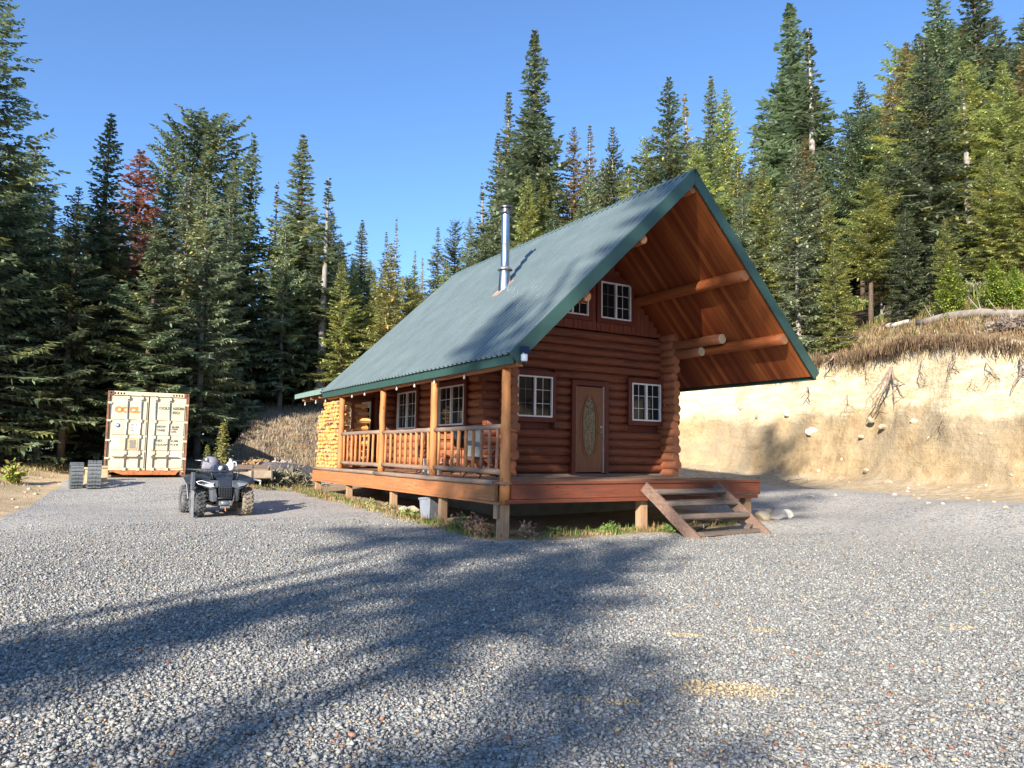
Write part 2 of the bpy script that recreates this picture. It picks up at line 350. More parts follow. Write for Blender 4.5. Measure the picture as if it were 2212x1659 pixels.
def bank_mat():
    m = Mt('earth_bank'); z = m.attr('tint'); sp = m.N('ShaderNodeSeparateColor'); m.L(z, sp.inputs[0]); co = m.coord()
    n1 = m.noise(co, 2.0, 8, .72, .0); n3 = m.noise(m.coord((.6,.6,3.2)), 1.5, 6, .7, .6); nb = m.noise(co, .35, 3)
    cream = m.ramp(n3, [(.3, (.50,.38,.21)), (.5, (.66,.55,.35)), (.7, (.74,.67,.49))]); tan = m.ramp(n1, [(.3, (.26,.18,.10)), (.5, (.41,.30,.165)), (.72, (.50,.39,.235))])
    low = m.ramp(nb, [(.42, 0.), (.58, .75)]); tan = m.mix(low, tan, (.34,.28,.19))
    f = m.math('ADD', sp.outputs[0], m.math('MULTIPLY', m.math('SUBTRACT', m.noise(co, .7, 5), .5), .42)); c = m.mix(m.ramp(f, [(.53, 0.), (.62, 1.)]), tan, cream)
    spk = m.ramp(m.noise(co, 9, 4, .7), [(.62, 0.), (.70, .6)]); c = m.mix(spk, c, (.16,.11,.065))
    foot = m.ramp(sp.outputs[0], [(.02, .7), (.12, 0.)]); c = m.mix(m.math('MULTIPLY', foot, m.ramp(m.noise(co, 5, 5), [(.4,0.),(.6,1.)])), c, (.52,.45,.34))
    gv = m.ramp(m.noise(co, 5, 7, .75), [(.28, (.08,.05,.03)), (.45, (.19,.125,.07)), (.58, (.28,.20,.12)), (.68, (.17,.19,.06)), (.8, (.36,.30,.2))])
    wdc = m.ramp(m.noise(co, 4, 6, .75), [(.3, (.03,.022,.014)), (.55, (.08,.06,.035)), (.75, (.07,.085,.03))])
    c = m.mix(sp.outputs[1], c, gv); c = m.mix(sp.outputs[2], c, wdc); m.col(c)
    m.bump(m.math('ADD', n1, m.math('MULTIPLY', n3, .9)), 1.0, .10); return m.set(.9, 0, .2)
tag(rawmesh('hillside', np.stack([Xb, Yb, Zb], -1).reshape(-1, 3), F, bank_mat(), cb, smooth=True), kind='structure')
# loose crushed stone in front of the camera: real stones
def gravel_stones():
    n = 470000; r = np.sqrt(rng.uniform(3.1**2, 17.0**2, n)); keep = rng.uniform(0, 1, n) < np.clip((18.0-r)/11, .0, 1)**1.3*1.15; r = r[keep]; n = len(r)
    a = rng.uniform(R(58.9-36.5), R(58.9+36.5), n); x = r*np.cos(a); y = r*np.sin(a)
    ok = ~((x > 6.5) & (y > 11.2)) & ((x-gravel_left(y)) > .1)
    x = x[ok]; y = y[ok]; n = len(x)
    sz = np.clip(rng.lognormal(math.log(.0092), .42, n), .004, .028)
    z = ground_h(x, y) + sz*.35
    b = np.array([(1,0,0),(-1,0,0),(0,1,0),(0,-1,0),(0,0,1),(0,0,-1)], float)
    J = b[None] + rng.uniform(-.38, .38, (n,6,3)); J[:,:,2] *= .72
    ax = rng.normal(size=(n,3)); ax /= np.linalg.norm(ax, axis=1)[:,None]; an = rng.uniform(0, 6.28, n); c = np.cos(an)[:,None,None]; s = np.sin(an)[:,None,None]
    A = ax[:,None,:]; J = J*c + np.cross(np.broadcast_to(A, J.shape), J)*s + A*(J*A).sum(-1, keepdims=True)*(1-c)
    J[:,:,2] *= .8; V = J*sz[:,None,None] + np.stack([x,y,z], -1)[:,None,:]
    f = np.array([(0,2,4),(2,1,4),(1,3,4),(3,0,4),(2,0,5),(1,2,5),(3,1,5),(0,3,5)]); Fc = (f[None] + 6*np.arange(n)[:,None,None]).reshape(-1, 3)
    pal = np.array([(.13,.14,.15),(.19,.20,.215),(.25,.265,.28),(.31,.325,.33),(.37,.375,.37),(.43,.425,.40),(.34,.25,.17),(.27,.14,.10),(.42,.345,.23)]); pr = [.13,.23,.27,.19,.09,.025,.018,.010,.014]; pr = np.array(pr)/sum(pr)
    ci = rng.choice(9, n, p=pr)
    for px, py, rx in ((1570,1492,.45),(1240,1512,.16),(895,1410,.22),(960,1440,.15),(1350,1522,.2),(1480,1372,.22),(1660,1365,.2),(2080,1365,.25),(1900,1660,.2)):
        q = raydir(px, py); t = (-1.15-CAMZ)/q[2]; dx = x-q[0]*t; dy = y-q[1]*t; u = dx*.86-dy*.51; v = dx*.51+dy*.86
        hit_ = (u**2/rx**2 + v**2/(rx*.42)**2)*(1+.6*fbm(x*5, y*5, 2, 4)) < rng.uniform(.3, 1.3, n)*(1 if rx > .3 else .55); sz[hit_] *= .6; ci[hit_] = 8
    col = pal[ci]*1.0*np.array([1.04,1.0,.91])*rng.uniform(.8, 1.15, (n,1)); col = np.concatenate([col, np.ones((n,1))], 1).repeat(6, 0)
    m = Mt('crushed_stone'); m.col(m.attr('tint')); m.set(.75, 0, .35)
    o = rawmesh('gravel', V.reshape(-1, 3), Fc, m.m, col); tag(o, 'loose grey crushed stone with a few rust and tan pieces', 'gravel', kind='stuff')
gravel_stones()
# ---------------------------------------------------------------- log cabin
cabin = empty('log_cabin', (0,0,0), 'stained log cabin with steep green metal roof and wide wraparound porch deck', 'cabin')
XL, XR, YF, YB = 8.75, 13.94, 15.0, 22.3            # outer wall faces
AX, AZ = 11.25, 6.50                                 # ridge
RYF, RYB = 11.25, 22.45                              # roof ends
EL, EZL, ER, EZR = 6.80, 2.24, 15.15, 2.46
SL, SR = (AZ-EZL)/(AX-EL), (AZ-EZR)/(ER-AX)
def roofz(x): return EZL + (x-EL)*SL if x < AX else EZR + (ER-x)*SR
CO = .21; RL = .116
def logs(name, mat, axis, fixed, a0, a1, zs, holes, ext0, ext1, parent):
    m = MB()
    for k, z in enumerate(zs):
        spans = [(a0-ext0(k, z), a1+ext1(k, z))]
        for h0, h1, z0, z1 in holes:
            if z0-.10 < z < z1+.10:
                new = []
                for s0, s1 in spans:
                    if h1 <= s0 or h0 >= s1: new.append((s0, s1)); continue
                    if s0 < h0: new.append((s0, h0))
                    if h1 < s1: new.append((h1, s1))
                spans = new
        for s0, s1 in spans:
            if s1-s0 < .08: continue
            p = (s0, fixed, z) if axis == 0 else (fixed, s0, z); q = (s1, fixed, z) if axis == 0 else (fixed, s1, z)
            m.log(p, q, RL, 14)
    return m.build(name, mat, parent)
rr = random.Random(3)
extA = [rr.uniform(.36, .50) for _ in range(40)]
front_holes = [(9.07,10.27,1.22,2.40), (12.56,13.74,1.24,2.42), (10.76,11.89,-.1,2.28)]
zf = [.10+CO*k for k in range(17)]
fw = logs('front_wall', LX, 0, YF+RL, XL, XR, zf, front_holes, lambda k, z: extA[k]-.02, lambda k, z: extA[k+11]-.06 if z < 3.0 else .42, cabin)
bk = MB(); bk.box((XL+.1, YF+.16, -.05), (XR-.1, YF+.24, 3.72)); bk.build('wall_core', TRIM, fw)
side_holes = [(16.66,18.37,1.03,2.30), (19.62,21.23,1.0,2.32)]
zs = [.205+CO*k for k in range(-1, 18)]
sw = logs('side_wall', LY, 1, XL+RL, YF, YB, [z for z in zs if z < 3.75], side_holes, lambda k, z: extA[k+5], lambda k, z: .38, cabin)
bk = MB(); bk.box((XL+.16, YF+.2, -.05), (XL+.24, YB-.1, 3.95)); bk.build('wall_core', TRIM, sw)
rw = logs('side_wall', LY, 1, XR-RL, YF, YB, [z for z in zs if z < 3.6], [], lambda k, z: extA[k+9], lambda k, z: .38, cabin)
bk = MB(); bk.box((XR-.24, YF+.2, -.05), (XR-.16, YB-.1, 3.6)); bk.build('wall_core', TRIM, rw)
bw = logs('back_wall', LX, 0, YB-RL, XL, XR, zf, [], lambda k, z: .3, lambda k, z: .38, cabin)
# partition log ends showing on the porch side
m = MB()
for k in range(11): m.log((XL-rr.uniform(.28,.42), YB-.9, .10+CO*k), (XL+.2, YB-.9, .10+CO*k), RL, 12)
m.build('partition_log_ends', LX, cabin)
# long top log pieces whose sawn ends show pale
for y0, z, r in ((13.02, 3.34, .125), (13.72, 3.10, .115)):
    m = MB(); m.log((XR-.05, y0, z), (XR-.05, YF+.1, z), r, 14); lg = m.build('projecting_log', LY, cabin)
    m = MB(); m.cyl((XR-.05, y0-.012, z), (XR-.05, y0+.01, z), r*.96, n=16); m.build('log_end', PALEEND, lg)
# gable wall of vertical boards
m = MB(); zb = 3.585; w = .145; x = XL+.05; up_holes = [(10.16,11.34,3.82,4.97), (11.54,12.72,3.82,4.97)]
while x < XR-.05:
    x1 = x+w-.008; xm = (x+x1)/2; zt = roofz(xm)-.30
    segs = [(zb, zt)]
    for h0, h1, z0, z1 in up_holes:
        if x1 > h0+.03 and x < h1-.03: segs = [(a, b) for a, b in ((zb, z0), (z1, zt))]
    for a, b in segs:
        if b > a+.03:
            d = rr.uniform(0, .008); m.box((x, YF+.03-d, a), (x1, YF+.055, b))
            if rr.random() < .5: m.box((x1-.012, YF+.012, a), (x1+.02, YF+.03-d-.002, b))
    x += w
gw = m.build('gable_wall', BOARDZ, cabin)
m = MB(); m.prism([(XL+.1,3.6),(XR-.1,3.6),(XR-.1,roofz(XR-.1)-.32),(AX,AZ-.4),(XL+.1,roofz(XL+.1)-.32)], YF+.10, YF+.16); m.build('wall_core', TRIM, gw)
m = MB(); m.prism([(XL+.1,-.05),(XR-.1,-.05),(XR-.1,roofz(XR-.1)-.32),(AX,AZ-.4),(XL+.1,roofz(XL+.1)-.32)], YB-.22, YB-.16); m.build('back_gable', TRIM, cabin)
# roof: two ribbed metal sheets, trims, soffit
def roof_side(xa, za, xb, zb_, nm, y0=RYF, y1=RYB):                   # a at the ridge, b at the eave
    d = Vector((xb-xa, 0, zb_-za)); L = d.length; d.normalize(); nrm = Vector((-d.z, 0, d.x)); 
    if nrm.z < 0: nrm = -nrm
    m = MB(); ys = []; y = y0
    while y < y1-.05:
        for dy, h in ((0,0),(.055,0),(.070,.040),(.105,.040),(.120,0)): ys.append((y+dy, h))
        y += .20
    ys.append((y1, 0)); NS = 6; vs_ = []
    for k in range(NS+1):
        for (yy, h) in ys:
            p = Vector((xa, yy, za)) + d*(L*k/NS) + nrm*(h+.004*math.sin(k*2.1+yy*3)); vs_.append(p)
    n = len(ys); fs = [(k*n+i, k*n+i+1, (k+1)*n+i+1, (k+1)*n+i) for k in range(NS) for i in range(n-1)]
    m.add(vs_, fs); o = m.build(nm, ROOF, cabin, fix=False)
    return o, d, nrm, L
rl, dl, nl, LL = roof_side(AX, AZ, EL-.04, EZL-.04*SL, 'roof')
rr_, dr, nr, LR = roof_side(AX, AZ, ER+.03, EZR-.03*SR, 'roof')
for o, d, nrm, L, xb, zb_, nm in ((rl, dl, nl, LL, EL, EZL, 'l'), (rr_, dr, nr, LR, ER, EZR, 'r')):
    off = .045
    a = Vector((AX, 0, AZ)) - nrm*off; b = a + d*(L-.06); TH = .14
    m = MB(); P = [(a, a+d*(L-.06), )]
    q = [a, b, b - nrm*TH, a - nrm*TH + d*0.13]
    m.add([Vector((v.x, RYF+.035, v.z)) for v in q] + [Vector((v.x, RYB-.03, v.z)) for v in q], [(0,1,2,3),(7,6,5,4),(0,4,5,1),(1,5,6,2),(2,6,7,3),(3,7,4,0)])
    m.build('soffit', SOFF, o)
    # rake trim (front and back) and eave fascia
    for yy in (RYF, RYB-.03):
        m = MB(); q = [a+nrm*.075, b+nrm*.075+d*.07, b-nrm*(TH+.03)+d*.07, a-nrm*(TH+.03)+d*.2]
        m.add([Vector((v.x, yy, v.z)) for v in q] + [Vector((v.x, yy+.03, v.z)) for v in q], [(0,1,2,3),(7,6,5,4),(0,4,5,1),(1,5,6,2),(2,6,7,3),(3,7,4,0)])
        m.build('rake_trim', GTRIM, o)
    m = MB(); e0 = b + d*.012 - nrm*.012; sg = 1 if d.x > 0 else -1
    m.box((min(e0.x, e0.x+sg*.03), RYF+.034, e0.z-.16), (max(e0.x, e0.x+sg*.03), RYB-.034, e0.z+.015)); m.build('eave_fascia', GTRIM, o)
m = MB()
for d, nrm in ((dl, nl), (dr, nr)):
    a = Vector((AX, 0, AZ+.035)); b = a + d*.19 + nrm*.0
    q = [a, b, b-nrm*.012, a-Vector((0,0,.018))]
    m.add([Vector((v.x, RYF-.02, v.z)) for v in q] + [Vector((v.x, RYB+.02, v.z)) for v in q], [(0,1,2,3),(7,6,5,4),(0,4,5,1),(1,5,6,2),(2,6,7,3),(3,7,4,0)])
m.build('ridge_cap', GTRIM, rl)
# exposed purlins, ridge log, eave beam
def purlin(x, z, r, y0=RYF+.10, mat=LY):
    m = MB(); m.log((x, y0, z), (x, YF+.3, z), r, 14); p = m.build('purlin', mat, cabin)
    m = MB(); m.cyl((x, y0-.01, z), (x, y0+.012, z), r*.95, n=14); m.build('log_end', ENDW, p)
PUR = wood('purlin_stain_y', (.42,.125,.035), (.25,.06,.02), 1, grey=(.12,.06,.035), greyamt=.4)
purlin(AX, AZ-.36, .12, mat=PUR)
for x in (12.85, 14.12): purlin(x, roofz(x)-.375, .128, mat=PUR)
for x in (9.85, 8.45): purlin(x, roofz(x)-.375, .10, RYF+.05, mat=PUR)
m = MB(); m.log((EL+.20, RYF+.05, 2.07), (EL+.20, RYB-.1, 2.07), .085, 12); m.build('eave_beam', WY, cabin)
# porch posts
PX = 7.0; posts = [11.80, 14.87, 17.9, 21.1]
for i, y in enumerate(posts):
    z0 = -.46 if i == 0 else -.11
    m = MB(); m.cyl((PX, y, z0), (PX, y, 2.0), .105 if i == 0 else .088, .082, 12, .05, 9, .008); m.build('porch_post', WZ, cabin)
# deck
DZ = -.07
m = MB(); y = 11.68
while y < 15.0:                                                       # front deck boards run along x
    x1 = 13.62+rr.uniform(-.012,.012); xj = rr.uniform(9, 11.5)
    for a, b in ((6.86, xj-.003), (xj+.003, x1)): m.box((a, y, DZ-.04+rr.uniform(-.003,.003)), (b, y+.135, DZ+rr.uniform(-.004,.004)))
    y += .142
while y < 23.25:
    m.box((6.86, y, DZ-.04), (XL+.1, y+.135, DZ+rr.uniform(-.005,.005))); y += .142
dk = m.build('deck', DECKX, cabin)
m = MB(); m.beam((6.875, 11.90, -.275), (6.875, 23.25, -.275), .07, .31, jit=.004, n=14); m.beam((6.90, 11.75, -.455), (6.90, 23.3, -.455), .16, .045, n=2)
rim = m.build('deck_rim', WY, dk)
m = MB(); m.cyl((6.83, 11.92, -.095), (6.83, 17.9, -.095), .05, n=10, jit=.06, seg=8, wob=.006); m.cyl((6.83, 17.95, -.09), (6.83, 23.2, -.09), .05, n=10, jit=.06, seg=8, wob=.006)
m.build('deck_edge_pole', GREYY, dk)
RIMX = wood('rim_stain_x', (.25,.072,.036), (.12,.032,.018), 0, grey=(.10,.05,.03), greyamt=.6)
m = MB(); m.beam((7.08, 11.70, -.245), (10.06, 11.70, -.245), .06, .27, jit=.003, n=6, up=(0,0,1)); m.beam((10.06,11.70,-.245),(13.6,11.70,-.245),.06,.27,jit=.003,n=6)
m.beam((6.95, 11.705, -.425), (13.5, 11.705, -.425), .12, .07, n=3); m.beam((7.06, 11.665, -.085), (13.62, 11.665, -.085), .05, .05, jit=.002, n=6)
m.build('deck_rim', RIMX, dk)
m = MB(); m.beam((13.59, 11.72, -.24), (13.59, 15.4, -.24), .06, .30); m.build('deck_rim', WY, dk)
for xx in (8.2, 9.6, 11.0, 12.4): m = MB(); m.box((xx, 11.75, -.36), (xx+.05, 14.98, -.115)); m.build('joist', WX, dk)
for yy in (15.6, 17, 18.4, 19.8, 21.2, 22.6): m = MB(); m.box((6.92, yy, -.36), (XL+.1, yy+.05, -.115)); m.build('joist', WX, dk)
def hz(x, y): return float(ground_h(x, y))
for x, y, w, ww in ((7.0,11.86,.17,.06),(6.98,14.3,.14,0),(6.98,17.0,.14,0),(6.98,20.2,.14,0),(6.98,23.1,.15,0),(10.28,11.86,.17,0),(13.33,11.86,.18,0)):
    m = MB(); zt = -.48 if x < 7.5 else -.46; m.beam((x, y, hz(x,y)-.12), (x, y, zt), w, w, up=(0,1,0), jit=.004, n=3)
    if ww: m.beam((x-.13, y+.03, hz(x,y)+.35), (x-.13, y+.03, zt), .04, .12, up=(0,1,0))
    m.build('deck_pillar', RAWZ, dk)
# foundation
m = MB(); m.box((XL+.05, YF+.05, -1.4), (XR-.05, YB-.05, -.03)); m.build('foundation', plain('concrete', (.20,.18,.155), .85, var=.3, scale=3), cabin)
# railings
def railing(y0, y1, nb, grey_from):
    m = MB(); zt = .93 + rr.uniform(-.01,.015)
    m.log((PX, y0, zt), (PX, y1, zt-.01), .052, 10); top = m.build('top_rail', GREYY, rail)
    m = MB(); m.log((PX, y0, .10), (PX, y1, .12), .055, 10); m.build('bottom_rail', GREYY, rail)
    for k in range(nb):
        y = y0 + (y1-y0)*(k+.62)/(nb+.2)
        m = MB(); t = rr.uniform(-.012,.012); m.cyl((PX+rr.uniform(-.012,.012), y+t, .13), (PX, y-t*.5, .90), .036*rr.uniform(.85,1.15), n=8, jit=.07, seg=4, wob=.004)
        m.build('baluster', RAILZ if k >= grey_from else WGZ, rail)
RAILZ = wood('baluster_stain', (.58,.245,.08), (.40,.14,.045), 2, greyamt=.15, sc=1.5); WGZ = wood('worn_baluster', (.34,.16,.08), (.22,.10,.06), 2, grey=(.3,.24,.2), greyamt=.7, sc=1.5)
for y0, y1, nb, gf in ((11.90,14.79,9,3),(14.96,17.82,9,0),(17.98,21.02,9,0)):
    rail = empty('railing_section', (0,0,0)); rail.parent = cabin; railing(y0, y1, nb, gf)
# windows
def window(x0, x1, z0, z1, y, parent, grid=(2,3), side=False, M=None, left_grid=True, trim=.115):
    def bl(m, a, b): m.box(a, b, M)
    m = MB(); t = trim
    for a, b in (((x0-t, y-.035, z0-t), (x0, y+.10, z1+t)), ((x1, y-.035, z0-t), (x1+t, y+.10, z1+t)), ((x0-.001, y-.033, z1), (x1+.001, y+.10, z1+t+.01)), ((x0-.001, y-.033, z0-t), (x1+.001, y+.10, z0))): bl(m, a, b)
    w = m.build('window', TRIM, parent)
    m = MB(); f = .036; xm = (x0+x1)/2
    for a, b in (((x0, y-.05, z0), (x0+f, y+.05, z1)), ((x1-f, y-.05, z0), (x1, y+.05, z1)), ((x0+f, y-.048, z0), (x1-f, y+.05, z0+f)), ((x0+f, y-.048, z1-f), (x1-f, y+.05, z1)), ((xm-.028, y-.046, z0+f), (xm+.028, y+.05, z1-f))): bl(m, a, b)
    m.build('frame', WHITE, w)
    m = MB(); bl(m, (x0+.02, y+.012, z0+.02), (x1-.02, y+.03, z1-.02)); m.build('pane', GLASS, w)
    for h, (a0, a1) in enumerate(((x0+f, xm-.028), (xm+.028, x1-f))):
        m = MB(); g = .006 if (h == 1 or left_grid) else .004
        for k in range(1, grid[0]): xx = a0 + (a1-a0)*k/grid[0]; bl(m, (xx-g, y+.001, z0+f), (xx+g, y+.009, z1-f))
        for k in range(1, grid[1]): zz = z0 + (z1-z0)*k/grid[1]; bl(m, (a0, y+.002, zz-g), (a1, y+.0085, zz+g))
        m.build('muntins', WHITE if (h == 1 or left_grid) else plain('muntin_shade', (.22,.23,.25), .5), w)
    return w
window(9.17, 10.17, 1.32, 2.30, YF-.005, cabin, left_grid=False)
window(12.66, 13.64, 1.34, 2.32, YF-.005, cabin)
window(11.64, 12.62, 3.92, 4.87, YF+.0, cabin, left_grid=False)
window(10.26, 11.24, 3.92, 4.87, YF+.0, cabin, left_grid=False)
MS = Matrix(((0,1,0,0),(1,0,0,0),(0,0,1,0),(0,0,0,1)))                # swaps x and y: windows of the porch side
for y0, y1, z0, z1 in ((16.78,18.25,1.15,2.18), (19.74,21.11,1.12,2.20)): window(y0, y1, z0, z1, XL-.005, cabin, M=MS)
# front door
dr_ = MB(); dx0, dx1, dz1 = 10.88, 11.78, 2.16
for a, b in (((dx0-.12, YF-.04, -.03), (dx0, YF+.1, dz1+.12)), ((dx1, YF-.04, -.03), (dx1+.12, YF+.1, dz1+.12)), ((dx0-.001, YF-.038, dz1), (dx1+.001, YF+.1, dz1+.12))): dr_.box(a, b)
doorframe = dr_.build('door', TRIM, cabin)
DOORM = wood('door_leaf', (.27,.105,.05), (.17,.06,.03), 2, greyamt=.1, sc=1.2, knots=False, rough=.45)
xc = (dx0+dx1)/2; zc = 1.14; ow, oh = .185, .71
m = MB(); m.box((dx0+.035, YF+.0, .02), (dx1-.06, YF+.05, dz1-.03)); m.build('leaf', DOORM, doorframe)
m = MB(); m.box((dx1-.055, YF-.015, .0), (dx1-.002, YF+.06, dz1-.002)); m.box((dx0+.002, YF-.01, .0), (dx0+.03, YF+.06, dz1-.002)); m.build('jamb', plain('pale_jamb', (.42,.30,.24), .6), doorframe)
def ring(sx, sz, w, y, d, zofs=0, n=48, shape=None):
    m = MB(); V = []; 
    for k in range(n):
        t = 2*PI*k/n; c, s_ = math.cos(t), math.sin(t)
        for rr2, yy in ((1, y), (1, y-d), (1+w/sx, y-d), (1+w/sx, y)):
            px = xc-.012 + sx*rr2*c; pz = zc+zofs + (sz+ (rr2-1)*sx)*s_
            if shape: px, pz = shape(px, pz, t)
            V.append((px, yy, pz))
    fs = []
    for k in range(n):
        j = (k+1) % n
        for i in range(4): fs.append((4*k+i, 4*k+(i+1)%4, 4*j+(i+1)%4, 4*j+i))
    return m.add(V, fs)
ring(ow+.012, oh+.012, .028, YF+.001, .018).build('moulding', DOORM, doorframe)
ring(ow+.085, oh+.06, .016, YF+.001, .012, shape=lambda x, z, t: (x + .035*math.sin(2*t)*0, z + .05*math.cos(4*t))).build('moulding', DOORM, doorframe)
m = MB(); V = [(xc-.012, YF-.006, zc)] + [(xc-.012+ow*math.cos(2*PI*k/40), YF-.004, zc+oh*math.sin(2*PI*k/40)) for k in range(40)]
m.add(V, [(0, k+1, (k+1) % 40+1) for k in range(40)])
gm = Mt('leaded_oval_glass'); v = gm.vor(gm.coord((1,1,.6)), 26, 'DISTANCE_TO_EDGE'); sc_ = gm.vor(gm.coord((1,1,.5)), 20)
lead = gm.ramp(v.outputs['Distance'], [(.0,1.),(.06,0.)]); gm.col(gm.mix(lead, gm.mix(gm.ramp(sc_.outputs['Distance'],[(.2,0.),(.6,1.)]), (.022,.018,.016), (.075,.06,.04)), (.20,.15,.08))); gm.bump(sc_.outputs['Distance'], .6, .02); gm.set(.15, 0, .6)
m.build('oval_glass', gm.m, doorframe)
m = MB(); m.lathe([(0,-.03),(.03,-.03),(.032,-.01),(.014,0),(.014,.03)], 12, Matrix.Translation((dx1-.105, YF-.01, 1.0)) @ Matrix.Rotation(R(-90), 4, 'X') @ Matrix.Translation((0,0,0)))
m.cyl((dx1-.105, YF-.07, 1.0), (dx1-.105, YF+.0, 1.0), .012); m.cyl((dx1-.105, YF-.065, 1.0), (dx1-.19, YF-.065, 1.0), .011); m.cyl((dx1-.105, YF-.02, 1.14), (dx1-.105, YF+.0, 1.14), .028); m.build('door_handle', GALV, doorframe)
m = MB(); m.box((13.76, YF-.06, 1.62), (13.785, YF-.03, 1.90)); m.build('thermometer', WHITE, cabin)
# stove pipe
px_, py_ = 9.13, 15.56; pz0 = roofz(px_)
pipe = MB(); pipe.lathe([(.155,-.35),(.152,.0),(.137,.28),(.132,.42),(.106,.46),(.106,1.1),(.108,1.105),(.108,1.12),(.106,1.125),(.106,1.88)], 28, Matrix.Translation((px_, py_, pz0)))
pp = pipe.build('stove_pipe', STEEL, cabin)
m = MB(); m.lathe([(.11,.50),(.185,.44),(.19,.455),(.112,.53)], 28, Matrix.Translation((px_, py_, pz0))); m.build('storm_collar', GALV, pp)
m = MB(); T_ = Matrix.Translation((px_, py_, pz0+1.83)); m.lathe([(.11,0),(.165,.035),(.165,.06),(.12,.07)], 28, T_); m.lathe([(.12,.07),(.12,.17)], 28, T_); m.lathe([(.17,.165),(.175,.20),(.15,.215),(.0,.225)], 28, T_); m.lathe([(.17,.165),(.12,.16)], 28, T_)
m.build('pipe_cap', plain('sooty_steel', (.16,.16,.165), .4, .8, var=.4), pp)
m = MB(); tl = Vector((dl.x, 0, dl.z)); c0 = Vector((px_, py_, pz0)) + nl*.03
V = [c0 + tl*a + Vector((0, b, 0)) for a, b in ((-.26,-.16),(-.26,.16),(.34,.2),(.38,0),(.34,-.22))]; m.add(V + [v - nl*.02 for v in V], [(0,1,2,3,4),(9,8,7,6,5)] + [(i, 5+i, 5+(i+1)%5, (i+1)%5) for i in range(5)]); m.build('roof_flashing', plain('red_flashing', (.48,.17,.10), .7, c2=(.5,.35,.3)), pp)
# low annex behind with its own lean-to roof
an = MB(); x = 8.62; y = YB+.30
while y < 25.0: an.box((8.62, y, -.1), (8.66, y+.135, 2.6)); y += .142
anx = an.build('annex_wall', BOARDZ, cabin)
m = MB(); m.box((8.70, YB+.25, -.6), (13.8, 25.0, 2.7)); m.build('wall_core', TRIM, anx)
m = MB(); a0, a1 = 22.95, 23.85
for a, b in (((8.55,a0-.1,-.05),(8.60,a0,2.15)),((8.55,a1,-.05),(8.60,a1+.1,2.15)),((8.552,a0,2.05),(8.602,a1,2.15))): m.box(a, b)
sd = m.build('side_door', TRIM, cabin); m = MB(); m.box((8.57, a0, 0), (8.61, a0+.16, 2.05)); m.box((8.57, a0+.66, 0), (8.61, a1, 2.05)); m.box((8.57, a0+.16, 0), (8.61, a0+.66, .35)); m.box((8.57, a0+.16, 1.85), (8.61, a0+.66, 2.05)); m.build('leaf', WHITE, sd)
m = MB(); m.box((8.585, a0+.16, .35), (8.60, a0+.66, 1.85)); m.build('pane', GLASS, sd)
m = MB(); m.cyl((8.52, a0+.72, .95), (8.52, a0+.72, 1.15), .012); m.build('handle', DARK, sd)
az0, asl = 2.30, .30
m = MB(); ys = []; y = RYB+.0
n_ = 0; V = []
yy = []
while y < 25.3:
    for dy, h in ((0,0),(.06,0),(.072,.018),(.09,.018),(.102,0)): yy.append((y+dy, h))
    y += .152
for (X_, zz) in ((EL-.02, az0), (EL+4.3, az0+4.32*asl)):
    for q, h in yy: V.append((X_, q, zz+h))
n = len(yy); m.add(V, [(i, i+1, n+i+1, n+i) for i in range(n-1)]); ar = m.build('annex_roof', ROOF, cabin, fix=False)
m = MB(); m.prism([(EL+.0, az0-.02), (EL+4.3, az0+4.3*asl-.02), (EL+4.3, az0+4.3*asl-.10), (EL+.0, az0-.10)], RYB+.02, 25.38); m.build('soffit', SOFF, ar)
m = MB(); m.box((EL-.03, RYB+.02, az0-.14), (EL-.005, 25.42, az0+.01)); m.build('eave_fascia', plain('pale_green_trim', (.22,.33,.29), .4), ar)
m = MB()
for y in (22.9, 23.8, 24.7): m.box((EL+.06, y, az0-.24), (9.0, y+.09, az0-.105))
m.build('rafter_tails', ENDW, ar)
# security camera on the roof corner
sc0 = empty('security_camera', (7.0, 11.2, 2.16), 'small white solar security camera hanging at the lower front roof corner', 'camera')
m = MB(); m.lathe([(0,-.09),(.055,-.09),(.062,-.06),(.062,.03),(.05,.045),(0,.05)], 16); m.build('housing', WHITE, sc0)
m = MB(); m.lathe([(0,-.165),(.03,-.155),(.05,-.12),(.052,-.092)], 16); m.build('dome', DARK, sc0)
m = MB(); m.box((-.075,-.012,-.06),(.09,.0,.07), Matrix.Translation((.01,-.01,.12)) @ Matrix.Rotation(R(-20),4,'X')); m.build('solar_panel', plain('solar_cell',(.02,.03,.06),.15), sc0)
m = MB(); m.cyl((0,.0,.03),(0,.05,.10),.012); m.build('bracket', WHITE, sc0)
# string of bulbs
sl = empty('string_light', (EL+.10, 14.7, 2.05), 'string of clear globe bulbs hanging along the green porch eave', 'string lights')
BULB = plain('bulb_glass', (.55,.53,.5), .15, var=.1)
pts = []; by = [13.3, 14.7, 15.75, 16.8, 19.0, 20.0, 22.4, 23.4, 24.6]
for i, y in enumerate(by):
    m = MB(); m.lathe([(0,-.14),(.016,-.137),(.026,-.115),(.022,-.09),(.013,-.07),(.013,-.02),(0,-.018)], 10, Matrix.Translation((0, y-14.7, 0))); m.build('bulb', BULB, sl)
    pts.append((0, y-14.7, -.02)); 
    if i < len(by)-1: pts.append((0, (y+by[i+1])/2-14.7, -.05))
m = MB(); m.tube(pts, .006, 6); m.build('cable', DARK, sl)
